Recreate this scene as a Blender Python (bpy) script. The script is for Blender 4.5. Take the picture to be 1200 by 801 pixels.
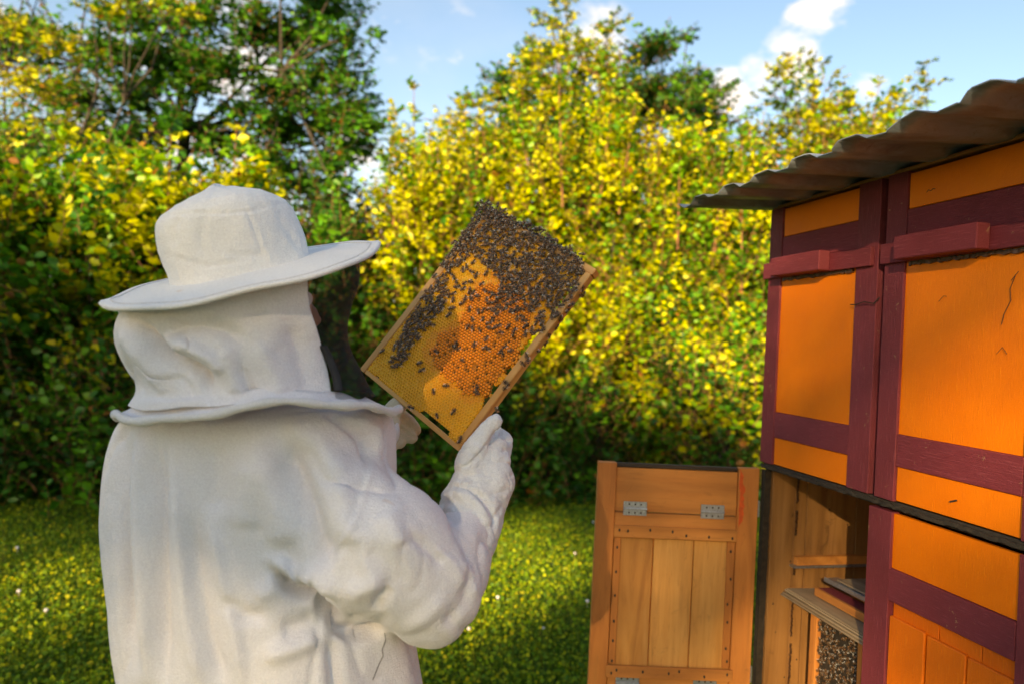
import bpy, bmesh, math, random
import numpy as np
from mathutils import Vector, Matrix, noise

for o in list(bpy.data.objects): bpy.data.objects.remove(o)
scene = bpy.context.scene
C = scene.collection
rad = math.radians
random.seed(7)
rng = np.random.default_rng(7)

# ------------------------------------------------------------------ camera, sky, sun, exposure
EYE = 1.6
cam_d = bpy.data.cameras.new('camera')
cam = bpy.data.objects.new('camera', cam_d); C.objects.link(cam)
cam_d.sensor_width = 36.0; cam_d.lens = 26.1; cam_d.clip_start = 0.05; cam_d.clip_end = 3000
cam.location = (0, 0, EYE)
ROLL = 0.047
cam.matrix_world = Matrix.Translation((0, 0, EYE)) @ Matrix.Rotation(rad(90), 4, 'X') @ Matrix.Rotation(ROLL, 4, 'Z')
cam_d.dof.use_dof = True; cam_d.dof.focus_distance = 1.42; cam_d.dof.aperture_fstop = 2.9
scene.camera = cam

SUN_EL = rad(17.0); SUN_AZ = rad(20.0)          # behind the camera, to its left
to_sun = Vector((-math.sin(SUN_AZ)*math.cos(SUN_EL), -math.cos(SUN_AZ)*math.cos(SUN_EL), math.sin(SUN_EL)))
sd = bpy.data.lights.new('sun', 'SUN'); sd.energy = 5.0; sd.angle = rad(0.6); sd.color = (1.0, 0.82, 0.52)
so = bpy.data.objects.new('sun', sd); C.objects.link(so)
so.rotation_euler = to_sun.to_track_quat('Z', 'Y').to_euler()

world = bpy.data.worlds.new('World'); scene.world = world; world.use_nodes = True
def build_world():
    nt = world.node_tree; N = nt.nodes; L = nt.links; N.clear()
    out = N.new('ShaderNodeOutputWorld'); bg = N.new('ShaderNodeBackground'); bg.inputs['Strength'].default_value = 0.085
    sky = N.new('ShaderNodeTexSky'); sky.sky_type = 'NISHITA'; sky.sun_disc = False
    sky.sun_elevation = SUN_EL; sky.sun_rotation = math.atan2(to_sun.x, to_sun.y)
    sky.air_density = 1.0; sky.dust_density = 0.4; sky.ozone_density = 2.0
    tc = N.new('ShaderNodeTexCoord')
    nz = N.new('ShaderNodeTexNoise'); nz.inputs['Scale'].default_value = 9; nz.inputs['Detail'].default_value = 7; nz.inputs['Roughness'].default_value = .6
    mp = N.new('ShaderNodeMapping'); mp.inputs['Scale'].default_value = (1, 1, 1.7); mp.inputs['Rotation'].default_value = (0.25, 0.45, 0)
    L.new(tc.outputs['Generated'], mp.inputs['Vector']); L.new(mp.outputs[0], nz.inputs['Vector'])
    def mth(op, a, b=None, c=None):
        m = N.new('ShaderNodeMath'); m.operation = op
        for i, v in enumerate((a, b, c)):
            if v is None: continue
            if isinstance(v, (int, float)): m.inputs[i].default_value = v
            else: L.new(v, m.inputs[i])
        return m.outputs[0]
    total = None
    # clouds: direction, angular half size, amount
    for (px, py, wid, amt) in CLOUDS:
        d = ray(px, py).normalized()
        dp = N.new('ShaderNodeVectorMath'); dp.operation = 'DOT_PRODUCT'; L.new(tc.outputs['Generated'], dp.inputs[0]); dp.inputs[1].default_value = d
        k = mth('MULTIPLY', mth('SUBTRACT', 1.0, mth('DIVIDE', mth('SUBTRACT', 1.0, dp.outputs['Value']), 1-math.cos(rad(wid)))), amt)
        k = mth('MAXIMUM', k, 0.0)
        total = k if total is None else mth('MAXIMUM', total, k)
    wide = N.new('ShaderNodeTexNoise'); wide.inputs['Scale'].default_value = 2.3; wide.inputs['Detail'].default_value = 6; L.new(mp.outputs[0], wide.inputs['Vector'])
    w2 = mth('MULTIPLY', mth('MAXIMUM', mth('SUBTRACT', wide.outputs['Fac'], 0.44), 0.0), 1.1)
    dens = mth('MULTIPLY_ADD', mth('SUBTRACT', nz.outputs['Fac'], 0.5), 3.2, mth('SUBTRACT', total, 0.28))
    dens = mth('MULTIPLY', mth('MAXIMUM', dens, 0.0), 2.2)
    dens = mth('MULTIPLY', dens, mth('MINIMUM', mth('MULTIPLY', total, 4.0), 1.0))
    dens = mth('MINIMUM', mth('ADD', dens, w2), 1.0)
    mix = N.new('ShaderNodeMix'); mix.data_type = 'RGBA'
    L.new(dens, mix.inputs[0])
    L.new(sky.outputs[0], mix.inputs[6]); mix.inputs[7].default_value = (4.6, 4.5, 4.6, 1)
    L.new(mix.outputs[2], bg.inputs['Color']); L.new(bg.outputs[0], out.inputs['Surface'])
CLOUDS = [(925, 62, 2.6, .62), (895, 85, 2.2, .6), (955, 14, 2.4, .6), (985, 4, 2.0, .5), (1022, 106, 1.7, .62), (860, 112, 2.6, .5), (960, 130, 2.6, .5), (690, 60, 4, .5),
          (540, 60, 4, .2), (450, 25, 3.0, .2), (400, 200, 5, .4), (320, 210, 6, .5), (200, 100, 9, .5), (90, 30, 8, .4)]

vs = scene.view_settings
vs.view_transform = 'Standard'; vs.look = 'None'; vs.gamma = 1.0; vs.use_curve_mapping = False
vs.exposure = 1.68
vs.use_white_balance = True; vs.white_balance_temperature = 7700; vs.white_balance_tint = 10

FPX = 870.0
ca, sa = math.cos(ROLL), math.sin(ROLL)
def ray(px, py):
    u = px-600; v = 400.5-py
    return Vector(((u*ca-v*sa)/FPX, 1.0, (u*sa+v*ca)/FPX))
def W(px, py, Y):
    r = ray(px, py)*Y
    return Vector((r.x, r.y, r.z+EYE))
def project(P):                                    # (N,3) world -> (N,2) photo pixels, used only to measure against the photo
    X = P[:, 0]/P[:, 1]*FPX; Z = (P[:, 2]-EYE)/P[:, 1]*FPX
    return np.stack([600+X*ca+Z*sa, 400.5-(-X*sa+Z*ca)], 1)
build_world()

# ------------------------------------------------------------------ helpers
def tag(o, label=None, cat=None, group=None, kind=None):
    if label: o['label'] = label
    if cat: o['category'] = cat
    if group: o['group'] = group
    if kind: o['kind'] = kind
    return o
def empty(name, loc=(0, 0, 0), rz=0, mat=None):
    o = bpy.data.objects.new(name, None); o.empty_display_size = .1; C.objects.link(o)
    if mat is not None: o.matrix_world = mat
    else: o.location = loc; o.rotation_euler = (0, 0, rz)
    return o
def link(name, me, m=None, parent=None, loc=None, smooth=False):
    o = bpy.data.objects.new(name, me); C.objects.link(o)
    if m is not None and not me.materials:
        for mm in (m if isinstance(m, (list, tuple)) else [m]): me.materials.append(mm)
    if parent: o.parent = parent
    if loc is not None: o.location = loc
    if smooth: me.polygons.foreach_set('use_smooth', [True]*len(me.polygons))
    return o
def bobj(name, bm, m=None, parent=None, loc=None, smooth=False):
    me = bpy.data.meshes.new(name); bm.to_mesh(me); bm.free()
    return link(name, me, m, parent, loc, smooth)
def npmesh(name, V, F, cols=None, smooth=False):
    """V (n,3); F list of arrays (k,3)/(k,4)"""
    me = bpy.data.meshes.new(name)
    V = np.asarray(V, dtype=np.float32)
    me.vertices.add(len(V)); me.vertices.foreach_set('co', V.ravel())
    F = [np.asarray(a, dtype=np.int32) for a in F if len(a)]
    loops = np.concatenate([a.ravel() for a in F]); tot = np.concatenate([np.full(len(a), a.shape[1], np.int32) for a in F])
    me.loops.add(len(loops)); me.loops.foreach_set('vertex_index', loops)
    me.polygons.add(len(tot)); st = np.concatenate([[0], np.cumsum(tot)[:-1]]).astype(np.int32)
    me.polygons.foreach_set('loop_start', st); me.polygons.foreach_set('loop_total', tot)
    if smooth: me.polygons.foreach_set('use_smooth', np.ones(len(tot), dtype=bool))
    if cols is not None:
        at = me.color_attributes.new('Col', 'FLOAT_COLOR', 'POINT')
        c4 = np.ones((len(V), 4), np.float32); c4[:, :3] = cols; at.data.foreach_set('color', c4.ravel())
    me.update(calc_edges=True)
    return me
def norm(a): return a/(np.linalg.norm(a, axis=-1, keepdims=True)+1e-9)
def tubes(P0, P1, r0, r1, n=4, base=0):
    """many tapered prisms; returns V,F"""
    P0 = np.asarray(P0, float); P1 = np.asarray(P1, float); M = len(P0)
    d = norm(P1-P0); ref = np.where(np.abs(d[:, 2:3]) > .9, [[1., 0, 0]], [[0, 0, 1.]])
    a = norm(np.cross(d, ref)); b = np.cross(d, a)
    r0 = np.broadcast_to(np.asarray(r0, float), (M,))[:, None]; r1 = np.broadcast_to(np.asarray(r1, float), (M,))[:, None]
    V = []
    for k in range(n):
        t = 2*math.pi*k/n; o = a*math.cos(t)+b*math.sin(t)
        V += [P0+o*r0, P1+o*r1]
    V = np.stack(V, 1).reshape(-1, 3); i = np.arange(M)[:, None]*(2*n)
    F = []
    for k in range(n):
        k2 = (k+1) % n
        F.append(i+np.array([[2*k, 2*k+1, 2*k2+1, 2*k2]]))
    return V, np.concatenate(F)+base
def polytube(bm, pts, rads, n=8, cap=True):
    rings = []; pts = [Vector(p) for p in pts]
    ref = Vector((0.13, 0.2, .97))
    for i, p in enumerate(pts):
        d = (pts[min(i+1, len(pts)-1)]-pts[max(i-1, 0)]).normalized()
        a = d.cross(ref).normalized(); b = d.cross(a)
        r = rads[i] if isinstance(rads, (list, tuple)) else rads
        rings.append([bm.verts.new(p+(a*math.cos(2*math.pi*k/n)+b*math.sin(2*math.pi*k/n))*r) for k in range(n)])
    for A, B in zip(rings, rings[1:]):
        for k in range(n): bm.faces.new((A[k], A[(k+1) % n], B[(k+1) % n], B[k]))
    if cap: bm.faces.new(rings[0][::-1]); bm.faces.new(rings[-1])
def cube_bm(x0, x1, y0, y1, z0, z1, bev=.0012, seg=1, jit=0.0):
    bm = bmesh.new()
    vs_ = [bm.verts.new((x, y, z)) for x in (x0, x1) for y in (y0, y1) for z in (z0, z1)]
    if jit:
        for v in vs_: v.co += Vector([random.uniform(-jit, jit) for _ in range(3)])
    for f in ((0, 1, 3, 2), (4, 6, 7, 5), (0, 4, 5, 1), (2, 3, 7, 6), (0, 2, 6, 4), (1, 5, 7, 3)): bm.faces.new([vs_[i] for i in f])
    if bev: bmesh.ops.bevel(bm, geom=bm.edges[:], offset=bev, segments=seg, affect='EDGES')
    return bm

# ------------------------------------------------------------------ materials
def newmat(name):
    m = bpy.data.materials.new(name); m.use_nodes = True
    nt = m.node_tree; b = nt.nodes['Principled BSDF']
    return m, nt, b
def nd(nt, t, **kw):
    n = nt.nodes.new(t)
    for k, v in kw.items():
        if k in n.inputs: n.inputs[k].default_value = v
        else: setattr(n, k, v)
    return n
def ramp(nt, src, stops):
    r = nt.nodes.new('ShaderNodeValToRGB'); el = r.color_ramp.elements
    while len(el) < len(stops): el.new(.5)
    for e, (p, c) in zip(el, stops): e.position = p; e.color = (*c, 1) if len(c) == 3 else c
    nt.links.new(src, r.inputs[0]); return r.outputs[0]
def mixc(nt, fac, a, b, mode='MIX'):
    m = nt.nodes.new('ShaderNodeMix'); m.data_type = 'RGBA'; m.blend_type = mode
    for i, v in ((0, fac), (6, a), (7, b)):
        if isinstance(v, (int, float)): m.inputs[i].default_value = v
        elif isinstance(v, tuple): m.inputs[i].default_value = (*v, 1)
        else: nt.links.new(v, m.inputs[i])
    return m.outputs[2]
def objcoord(nt, scale=(1, 1, 1), world_=False):
    tc = nt.nodes.new('ShaderNodeTexCoord'); mp = nt.nodes.new('ShaderNodeMapping'); mp.inputs['Scale'].default_value = scale
    oi = nt.nodes.new('ShaderNodeObjectInfo'); mu = nt.nodes.new('ShaderNodeMath'); mu.operation = 'MULTIPLY'; mu.inputs[1].default_value = 7.3
    nt.links.new(oi.outputs['Random'], mu.inputs[0])
    ad = nt.nodes.new('ShaderNodeVectorMath'); ad.operation = 'ADD'
    nt.links.new(tc.outputs['Object'], ad.inputs[0])
    cb = nt.nodes.new('ShaderNodeCombineXYZ')
    for i in range(3): nt.links.new(mu.outputs[0], cb.inputs[i])
    nt.links.new(cb.outputs[0], ad.inputs[1]); nt.links.new(ad.outputs[0], mp.inputs['Vector'])
    return mp.outputs[0]
def bump(nt, b, h, strength, dist=.002):
    bp = nt.nodes.new('ShaderNodeBump'); bp.inputs['Strength'].default_value = strength; bp.inputs['Distance'].default_value = dist
    nt.links.new(h, bp.inputs['Height']); nt.links.new(bp.outputs[0], b.inputs['Normal'])
def noise_n(nt, vec, scale, detail=5, rough=.55, dist=0):
    n = nd(nt, 'ShaderNodeTexNoise'); n.inputs['Scale'].default_value = scale; n.inputs['Detail'].default_value = detail
    n.inputs['Roughness'].default_value = rough; n.inputs['Distortion'].default_value = dist
    if vec is not None: nt.links.new(vec, n.inputs['Vector'])
    return n.outputs['Fac']
def addm(nt, a, b, k=1.0):
    m = nt.nodes.new('ShaderNodeMath'); m.operation = 'MULTIPLY_ADD'; nt.links.new(b, m.inputs[0]); m.inputs[1].default_value = k; nt.links.new(a, m.inputs[2]); return m.outputs[0]

def paint_mat(name, base, dark, light, rough=.5, grain=(30, 30, 3), chips=None, bumpk=.35, worn=.55):
    m, nt, b = newmat(name)
    v = objcoord(nt); g = objcoord(nt, grain)
    big = noise_n(nt, v, 6, 5, .6); fine = noise_n(nt, v, 220, 3, .7); gr = noise_n(nt, g, 9, 6, .65)
    col = mixc(nt, ramp(nt, big, [(.3, (0, 0, 0)), (.75, (1, 1, 1))]), dark, base)
    col = mixc(nt, ramp(nt, gr, [(worn, (0, 0, 0)), (worn+.2, (1, 1, 1))]), col, light)
    spk = noise_n(nt, v, 75, 2, .5)
    col = mixc(nt, ramp(nt, spk, [(.70, (0, 0, 0)), (.76, (.6, .6, .6))]), col, dark)
    if chips:
        cn = noise_n(nt, v, 38, 6, .75, .6)
        col = mixc(nt, ramp(nt, cn, [(.655, (0, 0, 0)), (.67, (1, 1, 1))]), col, chips)
    nt.links.new(col, b.inputs['Base Color'])
    b.inputs['Roughness'].default_value = rough; b.inputs['Specular IOR Level'].default_value = .28
    rr = ramp(nt, big, [(.2, (rough-.12,)*3), (.8, (rough+.15,)*3)]); nt.links.new(rr, b.inputs['Roughness'])
    bump(nt, b, addm(nt, fine, gr, 2.2), bumpk, .0018)
    return m
def wood_mat(name, light, mid, dark, scale=(14, 14, 1.2), rough=.65, stains=.0, bumpk=.4):
    m, nt, b = newmat(name)
    g = objcoord(nt, scale); v = objcoord(nt)
    n1 = noise_n(nt, g, 2.2, 8, .62, 1.6); n2 = noise_n(nt, g, 14, 6, .7, .4); big = noise_n(nt, v, 4, 4, .6)
    wv = nd(nt, 'ShaderNodeTexWave'); wv.wave_type = 'RINGS'; wv.inputs['Scale'].default_value = .55; wv.inputs['Distortion'].default_value = 7
    wv.inputs['Detail'].default_value = 3; nt.links.new(g, wv.inputs['Vector'])
    col = ramp(nt, n1, [(.25, dark), (.48, mid), (.75, light)])
    col = mixc(nt, .35, col, ramp(nt, wv.outputs['Fac'], [(.0, dark), (.45, mid), (1, light)]))
    col = mixc(nt, ramp(nt, n2, [(.55, (0, 0, 0)), (.75, (.55, .55, .55))]), col, dark)
    if stains:
        st = noise_n(nt, v, 13, 6, .7, .8)
        col = mixc(nt, ramp(nt, st, [(.60, (0, 0, 0)), (.70, (stains,)*3)]), col, tuple(c*.35 for c in dark))
    col = mixc(nt, ramp(nt, big, [(.35, (0, 0, 0)), (.7, (.35, .35, .35))]), col, tuple(c*.7 for c in mid))
    nt.links.new(col, b.inputs['Base Color']); b.inputs['Roughness'].default_value = rough
    bump(nt, b, addm(nt, n1, n2, .7), bumpk, .0012)
    return m
def plain(name, col, rough=.6, metal=0, nz=0, bumpk=0, nscale=60):
    m, nt, b = newmat(name)
    b.inputs['Roughness'].default_value = rough; b.inputs['Metallic'].default_value = metal; b.inputs['Base Color'].default_value = (*col, 1)
    if nz or bumpk:
        v = objcoord(nt); n = noise_n(nt, v, nscale, 5, .65)
        nt.links.new(mixc(nt, ramp(nt, n, [(.3, (0, 0, 0)), (.7, (1, 1, 1))]), tuple(c*(1-nz) for c in col), tuple(min(1, c*(1+nz)) for c in col)), b.inputs['Base Color'])
        if bumpk: bump(nt, b, n, bumpk, .002)
    return m
def cloth_mat(name, col, stain, weave=520, stain_amt=.25):
    m, nt, b = newmat(name)
    v = objcoord(nt); tc = nt.nodes.new('ShaderNodeTexCoord')
    big = noise_n(nt, v, 5, 5, .6, .5); st = noise_n(nt, v, 17, 7, .7, .5); f = noise_n(nt, v, 900, 2, .6)
    c = mixc(nt, ramp(nt, big, [(.35, (0, 0, 0)), (.75, (stain_amt,)*3)]), col, stain)
    c = mixc(nt, ramp(nt, st, [(.66, (0, 0, 0)), (.75, (stain_amt*.9,)*3)]), c, tuple(s*.75 for s in stain))
    thr = noise_n(nt, v, 420, 2, .8)
    c = mixc(nt, ramp(nt, f, [(.35, (.14,)*3), (.6, (0, 0, 0))]), c, tuple(x*.6 for x in col))
    c = mixc(nt, ramp(nt, thr, [(.40, (.18,)*3), (.58, (0, 0, 0))]), c, (col[0]*.55, col[1]*.50, col[2]*.52))
    spot = noise_n(nt, v, 9, 3, .9, .3)
    c = mixc(nt, ramp(nt, spot, [(.705, (0, 0, 0)), (.76, (.5,)*3)]), c, (.62, .34, .12))
    nt.links.new(c, b.inputs['Base Color']); b.inputs['Roughness'].default_value = .9
    b.inputs['Sheen Weight'].default_value = .25; b.inputs['Specular IOR Level'].default_value = .15
    tw = noise_n(nt, objcoord(nt, (420, 300, 520)), 1, 2, .6); c = mixc(nt, ramp(nt, tw, [(.40, (.15,)*3), (.58, (0, 0, 0))]), c, (col[0]*.62, col[1]*.56, col[2]*.58)); nt.links.new(c, b.inputs['Base Color'])
    hs = []
    for ang in ((0.3, 0.6, 0.8), (-0.4, -0.6, 0.75)):
        mp = nt.nodes.new('ShaderNodeMapping'); mp.inputs['Rotation'].default_value = ang; nt.links.new(tc.outputs['Object'], mp.inputs['Vector'])
        w = nd(nt, 'ShaderNodeTexWave'); w.inputs['Scale'].default_value = weave/6.28*2; w.inputs['Distortion'].default_value = 1.2; w.inputs['Detail'].default_value = 1
        nt.links.new(mp.outputs[0], w.inputs['Vector']); hs.append(w.outputs['Fac'])
    th1 = noise_n(nt, objcoord(nt, (110, 110, 560)), 1, 2, .5); th2 = noise_n(nt, objcoord(nt, (520, 420, 100)), 1, 2, .5); fine = addm(nt, th1, th2, 1.0); med = noise_n(nt, v, 45, 6, .62)
    h = addm(nt, fine, med, 2.2)
    bump(nt, b, h, .7, .0016)
    return m
def attr_mat(name, rough=.5, transl=0.0, spec=.4, gain=None, sheen=0, noise_amt=0):
    m, nt, b = newmat(name)
    a = nt.nodes.new('ShaderNodeAttribute'); a.attribute_name = 'Col'
    col = a.outputs['Color']
    if noise_amt:
        v = objcoord(nt); n = noise_n(nt, v, noise_amt, 4, .6)
        col = mixc(nt, ramp(nt, n, [(.3, (.45,)*3), (.7, (0, 0, 0))]), col, (.05, .02, .005))
    nt.links.new(col, b.inputs['Base Color']); b.inputs['Roughness'].default_value = rough; b.inputs['Specular IOR Level'].default_value = spec
    if transl:
        t = nt.nodes.new('ShaderNodeBsdfTranslucent'); nt.links.new(col, t.inputs['Color'])
        mx = nt.nodes.new('ShaderNodeMixShader'); mx.inputs[0].default_value = transl
        nt.links.new(b.outputs[0], mx.inputs[1]); nt.links.new(t.outputs[0], mx.inputs[2])
        nt.links.new(mx.outputs[0], nt.nodes['Material Output'].inputs['Surface'])
    return m

M = {}
M['orange'] = paint_mat('orange_paint', (.91, .21, .005), (.80, .165, .004), (.95, .30, .014), .5, (45, 45, 5), bumpk=.28, worn=.60)
M['orange_v'] = paint_mat('orange_paint_planks', (.82, .17, .007), (.70, .13, .006), (.86, .22, .012), .5, (40, 40, 3), bumpk=.4)
M['maroon_v'] = paint_mat('maroon_paint_vertical', (.25, .040, .052), (.17, .026, .034), (.36, .085, .10), .5, (60, 60, 3), chips=(.36, .20, .11), bumpk=.7)
M['maroon_h'] = paint_mat('maroon_paint_horizontal', (.25, .040, .052), (.17, .026, .034), (.36, .085, .10), .5, (3, 60, 60), chips=(.36, .20, .11), bumpk=.7)
M['wood_v'] = wood_mat('pine_vertical', (.74, .29, .062), (.60, .20, .04), (.32, .11, .024), (10, 10, .9), stains=.45)
M['plank'] = wood_mat('pale_knotty_plank', (.80, .42, .13), (.66, .29, .065), (.34, .12, .026), (13, 13, 1.1), stains=.35, bumpk=.6)
M['wood_h'] = wood_mat('pine_horizontal', (.68, .28, .065), (.56, .205, .042), (.32, .11, .024), (.9, 10, 10), stains=.45)
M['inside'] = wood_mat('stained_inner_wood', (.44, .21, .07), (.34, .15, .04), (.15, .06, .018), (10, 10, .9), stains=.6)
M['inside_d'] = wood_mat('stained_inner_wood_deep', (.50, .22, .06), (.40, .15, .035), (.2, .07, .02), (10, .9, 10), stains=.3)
M['grey_wood'] = wood_mat('weathered_board', (.50, .38, .24), (.36, .25, .15), (.14, .09, .05), (.9, 10, 10), stains=.4)
M['frame_wood'] = wood_mat('frame_wood', (.84, .48, .17), (.75, .38, .11), (.48, .20, .05), (14, 1.6, 14), rough=.55, bumpk=.3)
M['frame_wood_x'] = wood_mat('frame_wood_across', (.84, .48, .17), (.75, .38, .11), (.48, .20, .05), (1.6, 14, 14), rough=.55, bumpk=.3)
M['tar'] = plain('black_grime', (.032, .022, .014), .8, nz=.5, bumpk=.6)
M['propolis'] = plain('propolis', (.085, .036, .016), .45, nz=.5, bumpk=.8, nscale=120)
M['hinge'] = plain('zinc_hinge', (.42, .46, .52), .42, .85, nz=.25, bumpk=.15, nscale=150)
M['nail'] = plain('rusty_nail', (.045, .03, .022), .6, .3)
M['red_smear'] = plain('red_orange_smear', (.62, .085, .012), .55, nz=.25)
def roofmat():
    m, nt, b = newmat('weathered_roof_sheet'); v = objcoord(nt); g = objcoord(nt, (2, 1, 2)); n = noise_n(nt, g, 5, 7, .7, .6); n2 = noise_n(nt, v, 40, 5, .7)
    c = ramp(nt, n, [(.30, (.16, .16, .17)), (.46, (.27, .29, .33)), (.58, (.36, .42, .52)), (.75, (.44, .52, .66))])
    c = mixc(nt, ramp(nt, n2, [(.58, (0, 0, 0)), (.72, (.5,)*3)]), c, (.14, .09, .06))
    nt.links.new(c, b.inputs['Base Color']); b.inputs['Metallic'].default_value = .35; b.inputs['Roughness'].default_value = .48; bump(nt, b, n2, .35, .002); return m
M['roof'] = roofmat()
M['jacket'] = cloth_mat('cotton_jacket', (.88, .845, .86), (.78, .70, .66))
M['hatcloth'] = cloth_mat('hat_cotton', (.90, .88, .87), (.80, .75, .68), 620)
M['glove'] = cloth_mat('white_glove_leather', (.84, .845, .86), (.62, .60, .56), 900, .3)
M['glove_cream'] = cloth_mat('cream_glove_leather', (.76, .68, .50), (.55, .42, .25), 900, .4)
M['piping'] = cloth_mat('white_piping', (.78, .755, .74), (.7, .62, .55), 400)
M['blackband'] = plain('black_binding', (.02, .02, .022), .8, nz=.4)
M['skin'] = plain('skin', (.42, .22, .15), .5, nz=.08)
M['hair'] = plain('dark_hair', (.03, .02, .015), .6, nz=.4)
M['trouser'] = plain('grey_cotton_trousers', (.55, .54, .52), .9, nz=.1)
M['boot'] = plain('dark_rubber_boot', (.03, .035, .03), .4)
M['bark'] = plain('bark', (.045, .032, .022), .9, nz=.5, bumpk=1.0, nscale=22)
M['twig'] = plain('red_brown_twig', (.22, .085, .035), .7, nz=.4)
M['leaf'] = attr_mat('leaf', .45, .38, .35)
M['grass'] = attr_mat('grass_blades', .55, .45, .25)
M['petal'] = plain('white_clover_petal', (.75, .66, .66), .8)
M['bee'] = attr_mat('bee_body', .42, 0, .5)
M['wax'] = attr_mat('wax', .33, 0, .5)
def soil():
    m, nt, b = newmat('meadow_ground'); tc = nt.nodes.new('ShaderNodeTexCoord')
    n = noise_n(nt, tc.outputs['Object'], 3.5, 8, .7); n2 = noise_n(nt, tc.outputs['Object'], 45, 5, .7)
    c = ramp(nt, n, [(.3, (.05, .085, .010)), (.55, (.09, .15, .014)), (.75, (.14, .17, .02))])
    c = mixc(nt, ramp(nt, n2, [(.4, (.5,)*3), (.6, (0, 0, 0))]), c, (.03, .04, .008))
    nt.links.new(c, b.inputs['Base Color']); b.inputs['Roughness'].default_value = .95
    bump(nt, b, n2, .8, .03); return m
M['soil'] = soil()
def veilmat():
    m, nt, b = newmat('black_veil_mesh'); b.inputs['Base Color'].default_value = (.012, .012, .014, 1); b.inputs['Roughness'].default_value = .7
    t = nt.nodes.new('ShaderNodeBsdfTransparent'); mx = nt.nodes.new('ShaderNodeMixShader'); lw = nt.nodes.new('ShaderNodeLayerWeight'); lw.inputs['Blend'].default_value = .45
    nt.links.new(ramp(nt, lw.outputs['Facing'], [(0, (.30,)*3), (.5, (.38,)*3), (1, (.85,)*3)]), mx.inputs[0])
    nt.links.new(t.outputs[0], mx.inputs[1]); nt.links.new(b.outputs[0], mx.inputs[2]); nt.links.new(mx.outputs[0], nt.nodes['Material Output'].inputs['Surface'])
    return m
M['veil'] = veilmat()
def wingmat():
    m, nt, b = newmat('bee_wing'); b.inputs['Base Color'].default_value = (.15, .085, .045, 1); b.inputs['Roughness'].default_value = .3
    t = nt.nodes.new('ShaderNodeBsdfTransparent'); mx = nt.nodes.new('ShaderNodeMixShader'); mx.inputs[0].default_value = .28
    nt.links.new(t.outputs[0], mx.inputs[1]); nt.links.new(b.outputs[0], mx.inputs[2]); nt.links.new(mx.outputs[0], nt.nodes['Material Output'].inputs['Surface'])
    return m
M['wing'] = wingmat()

# ------------------------------------------------------------------ ground
def hgt(x, y):
    return 0.03*np.sin(x*1.3+.4)*np.cos(y*.9)+0.015*np.sin(x*3.1+y*2.3)
def ground():
    xs = np.concatenate([[-1500, -300, -80, -30], np.linspace(-14, 14, 90), [30, 80, 300, 1500]])
    ys = np.concatenate([[-1500, -300, -60, -20], np.linspace(-9, 18, 90), [40, 100, 400, 1500]])
    X, Y = np.meshgrid(xs, ys, indexing='ij'); near = (np.abs(X) < 15) & (Y > -10) & (Y < 19)
    Z = np.where(near, hgt(X, Y), 0)
    n, m = X.shape; I = np.arange(n*m).reshape(n, m)
    F = np.stack([I[:-1, :-1], I[1:, :-1], I[1:, 1:], I[:-1, 1:]], -1).reshape(-1, 4)
    o = link('ground', npmesh('ground', np.stack([X, Y, Z], -1).reshape(-1, 3), [F], smooth=True), M['soil'])
    tag(o, 'grassy meadow ground in front of the hedge', None, None, 'structure')
ground()

# ------------------------------------------------------------------ foliage
def leaf_arrays(P, D, Nn, S, cols, wid=.36, fold=.18):
    """oval folded leaves, 6 verts / 2 quads each"""
    D = norm(D); B = norm(np.cross(D, Nn)); U = np.cross(B, D); S = S[:, None]
    f = fold*S
    V = np.stack([P, P+D*S*.33+B*S*wid+U*f*.6, P+D*S*.74+B*S*wid*.8+U*f*.5, P+D*S*1.0-U*f*.25, P+D*S*.74-B*S*wid*.8+U*f*.5, P+D*S*.33-B*S*wid+U*f*.6], 1).reshape(-1, 3)
    i = np.arange(len(P))[:, None]*6
    F = np.concatenate([i+np.array([[0, 1, 2, 3]]), i+np.array([[0, 3, 4, 5]])])
    return V, F, np.repeat(cols, 6, 0)
PAL = {
 'gold': [(.70, .52, .008), (.48, .47, .008), (.15, .31, .010), (.055, .18, .010)],
 'lime': [(.50, .50, .009), (.20, .36, .010), (.07, .23, .010), (.04, .15, .010)],
 'green': [(.10, .27, .011), (.055, .20, .010), (.036, .145, .010), (.026, .105, .009)],
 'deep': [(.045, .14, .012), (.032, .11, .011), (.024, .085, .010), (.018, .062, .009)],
}
def palcols(pal, n_sh, k, r, grp=None):
    base = np.array(PAL[pal]); i = r.choice(4, n_sh, p=[.3, .3, .25, .15])
    if grp is not None: g = r.choice(4, int(grp.max())+1, p=[.27, .24, .29, .20]); i = np.where(r.random(n_sh) < .72, g[grp], i)
    c = base[i][:, None, :]*np.ones((1, k, 1))
    c = c*(1+r.normal(0, .11, (n_sh, k, 1)))*(1+r.normal(0, .10, (n_sh, 1, 1)))
    j = r.random((n_sh, k)) < .012; c[j] = (.32, .13, .02)
    return np.clip(c, .01, .5)
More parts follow.
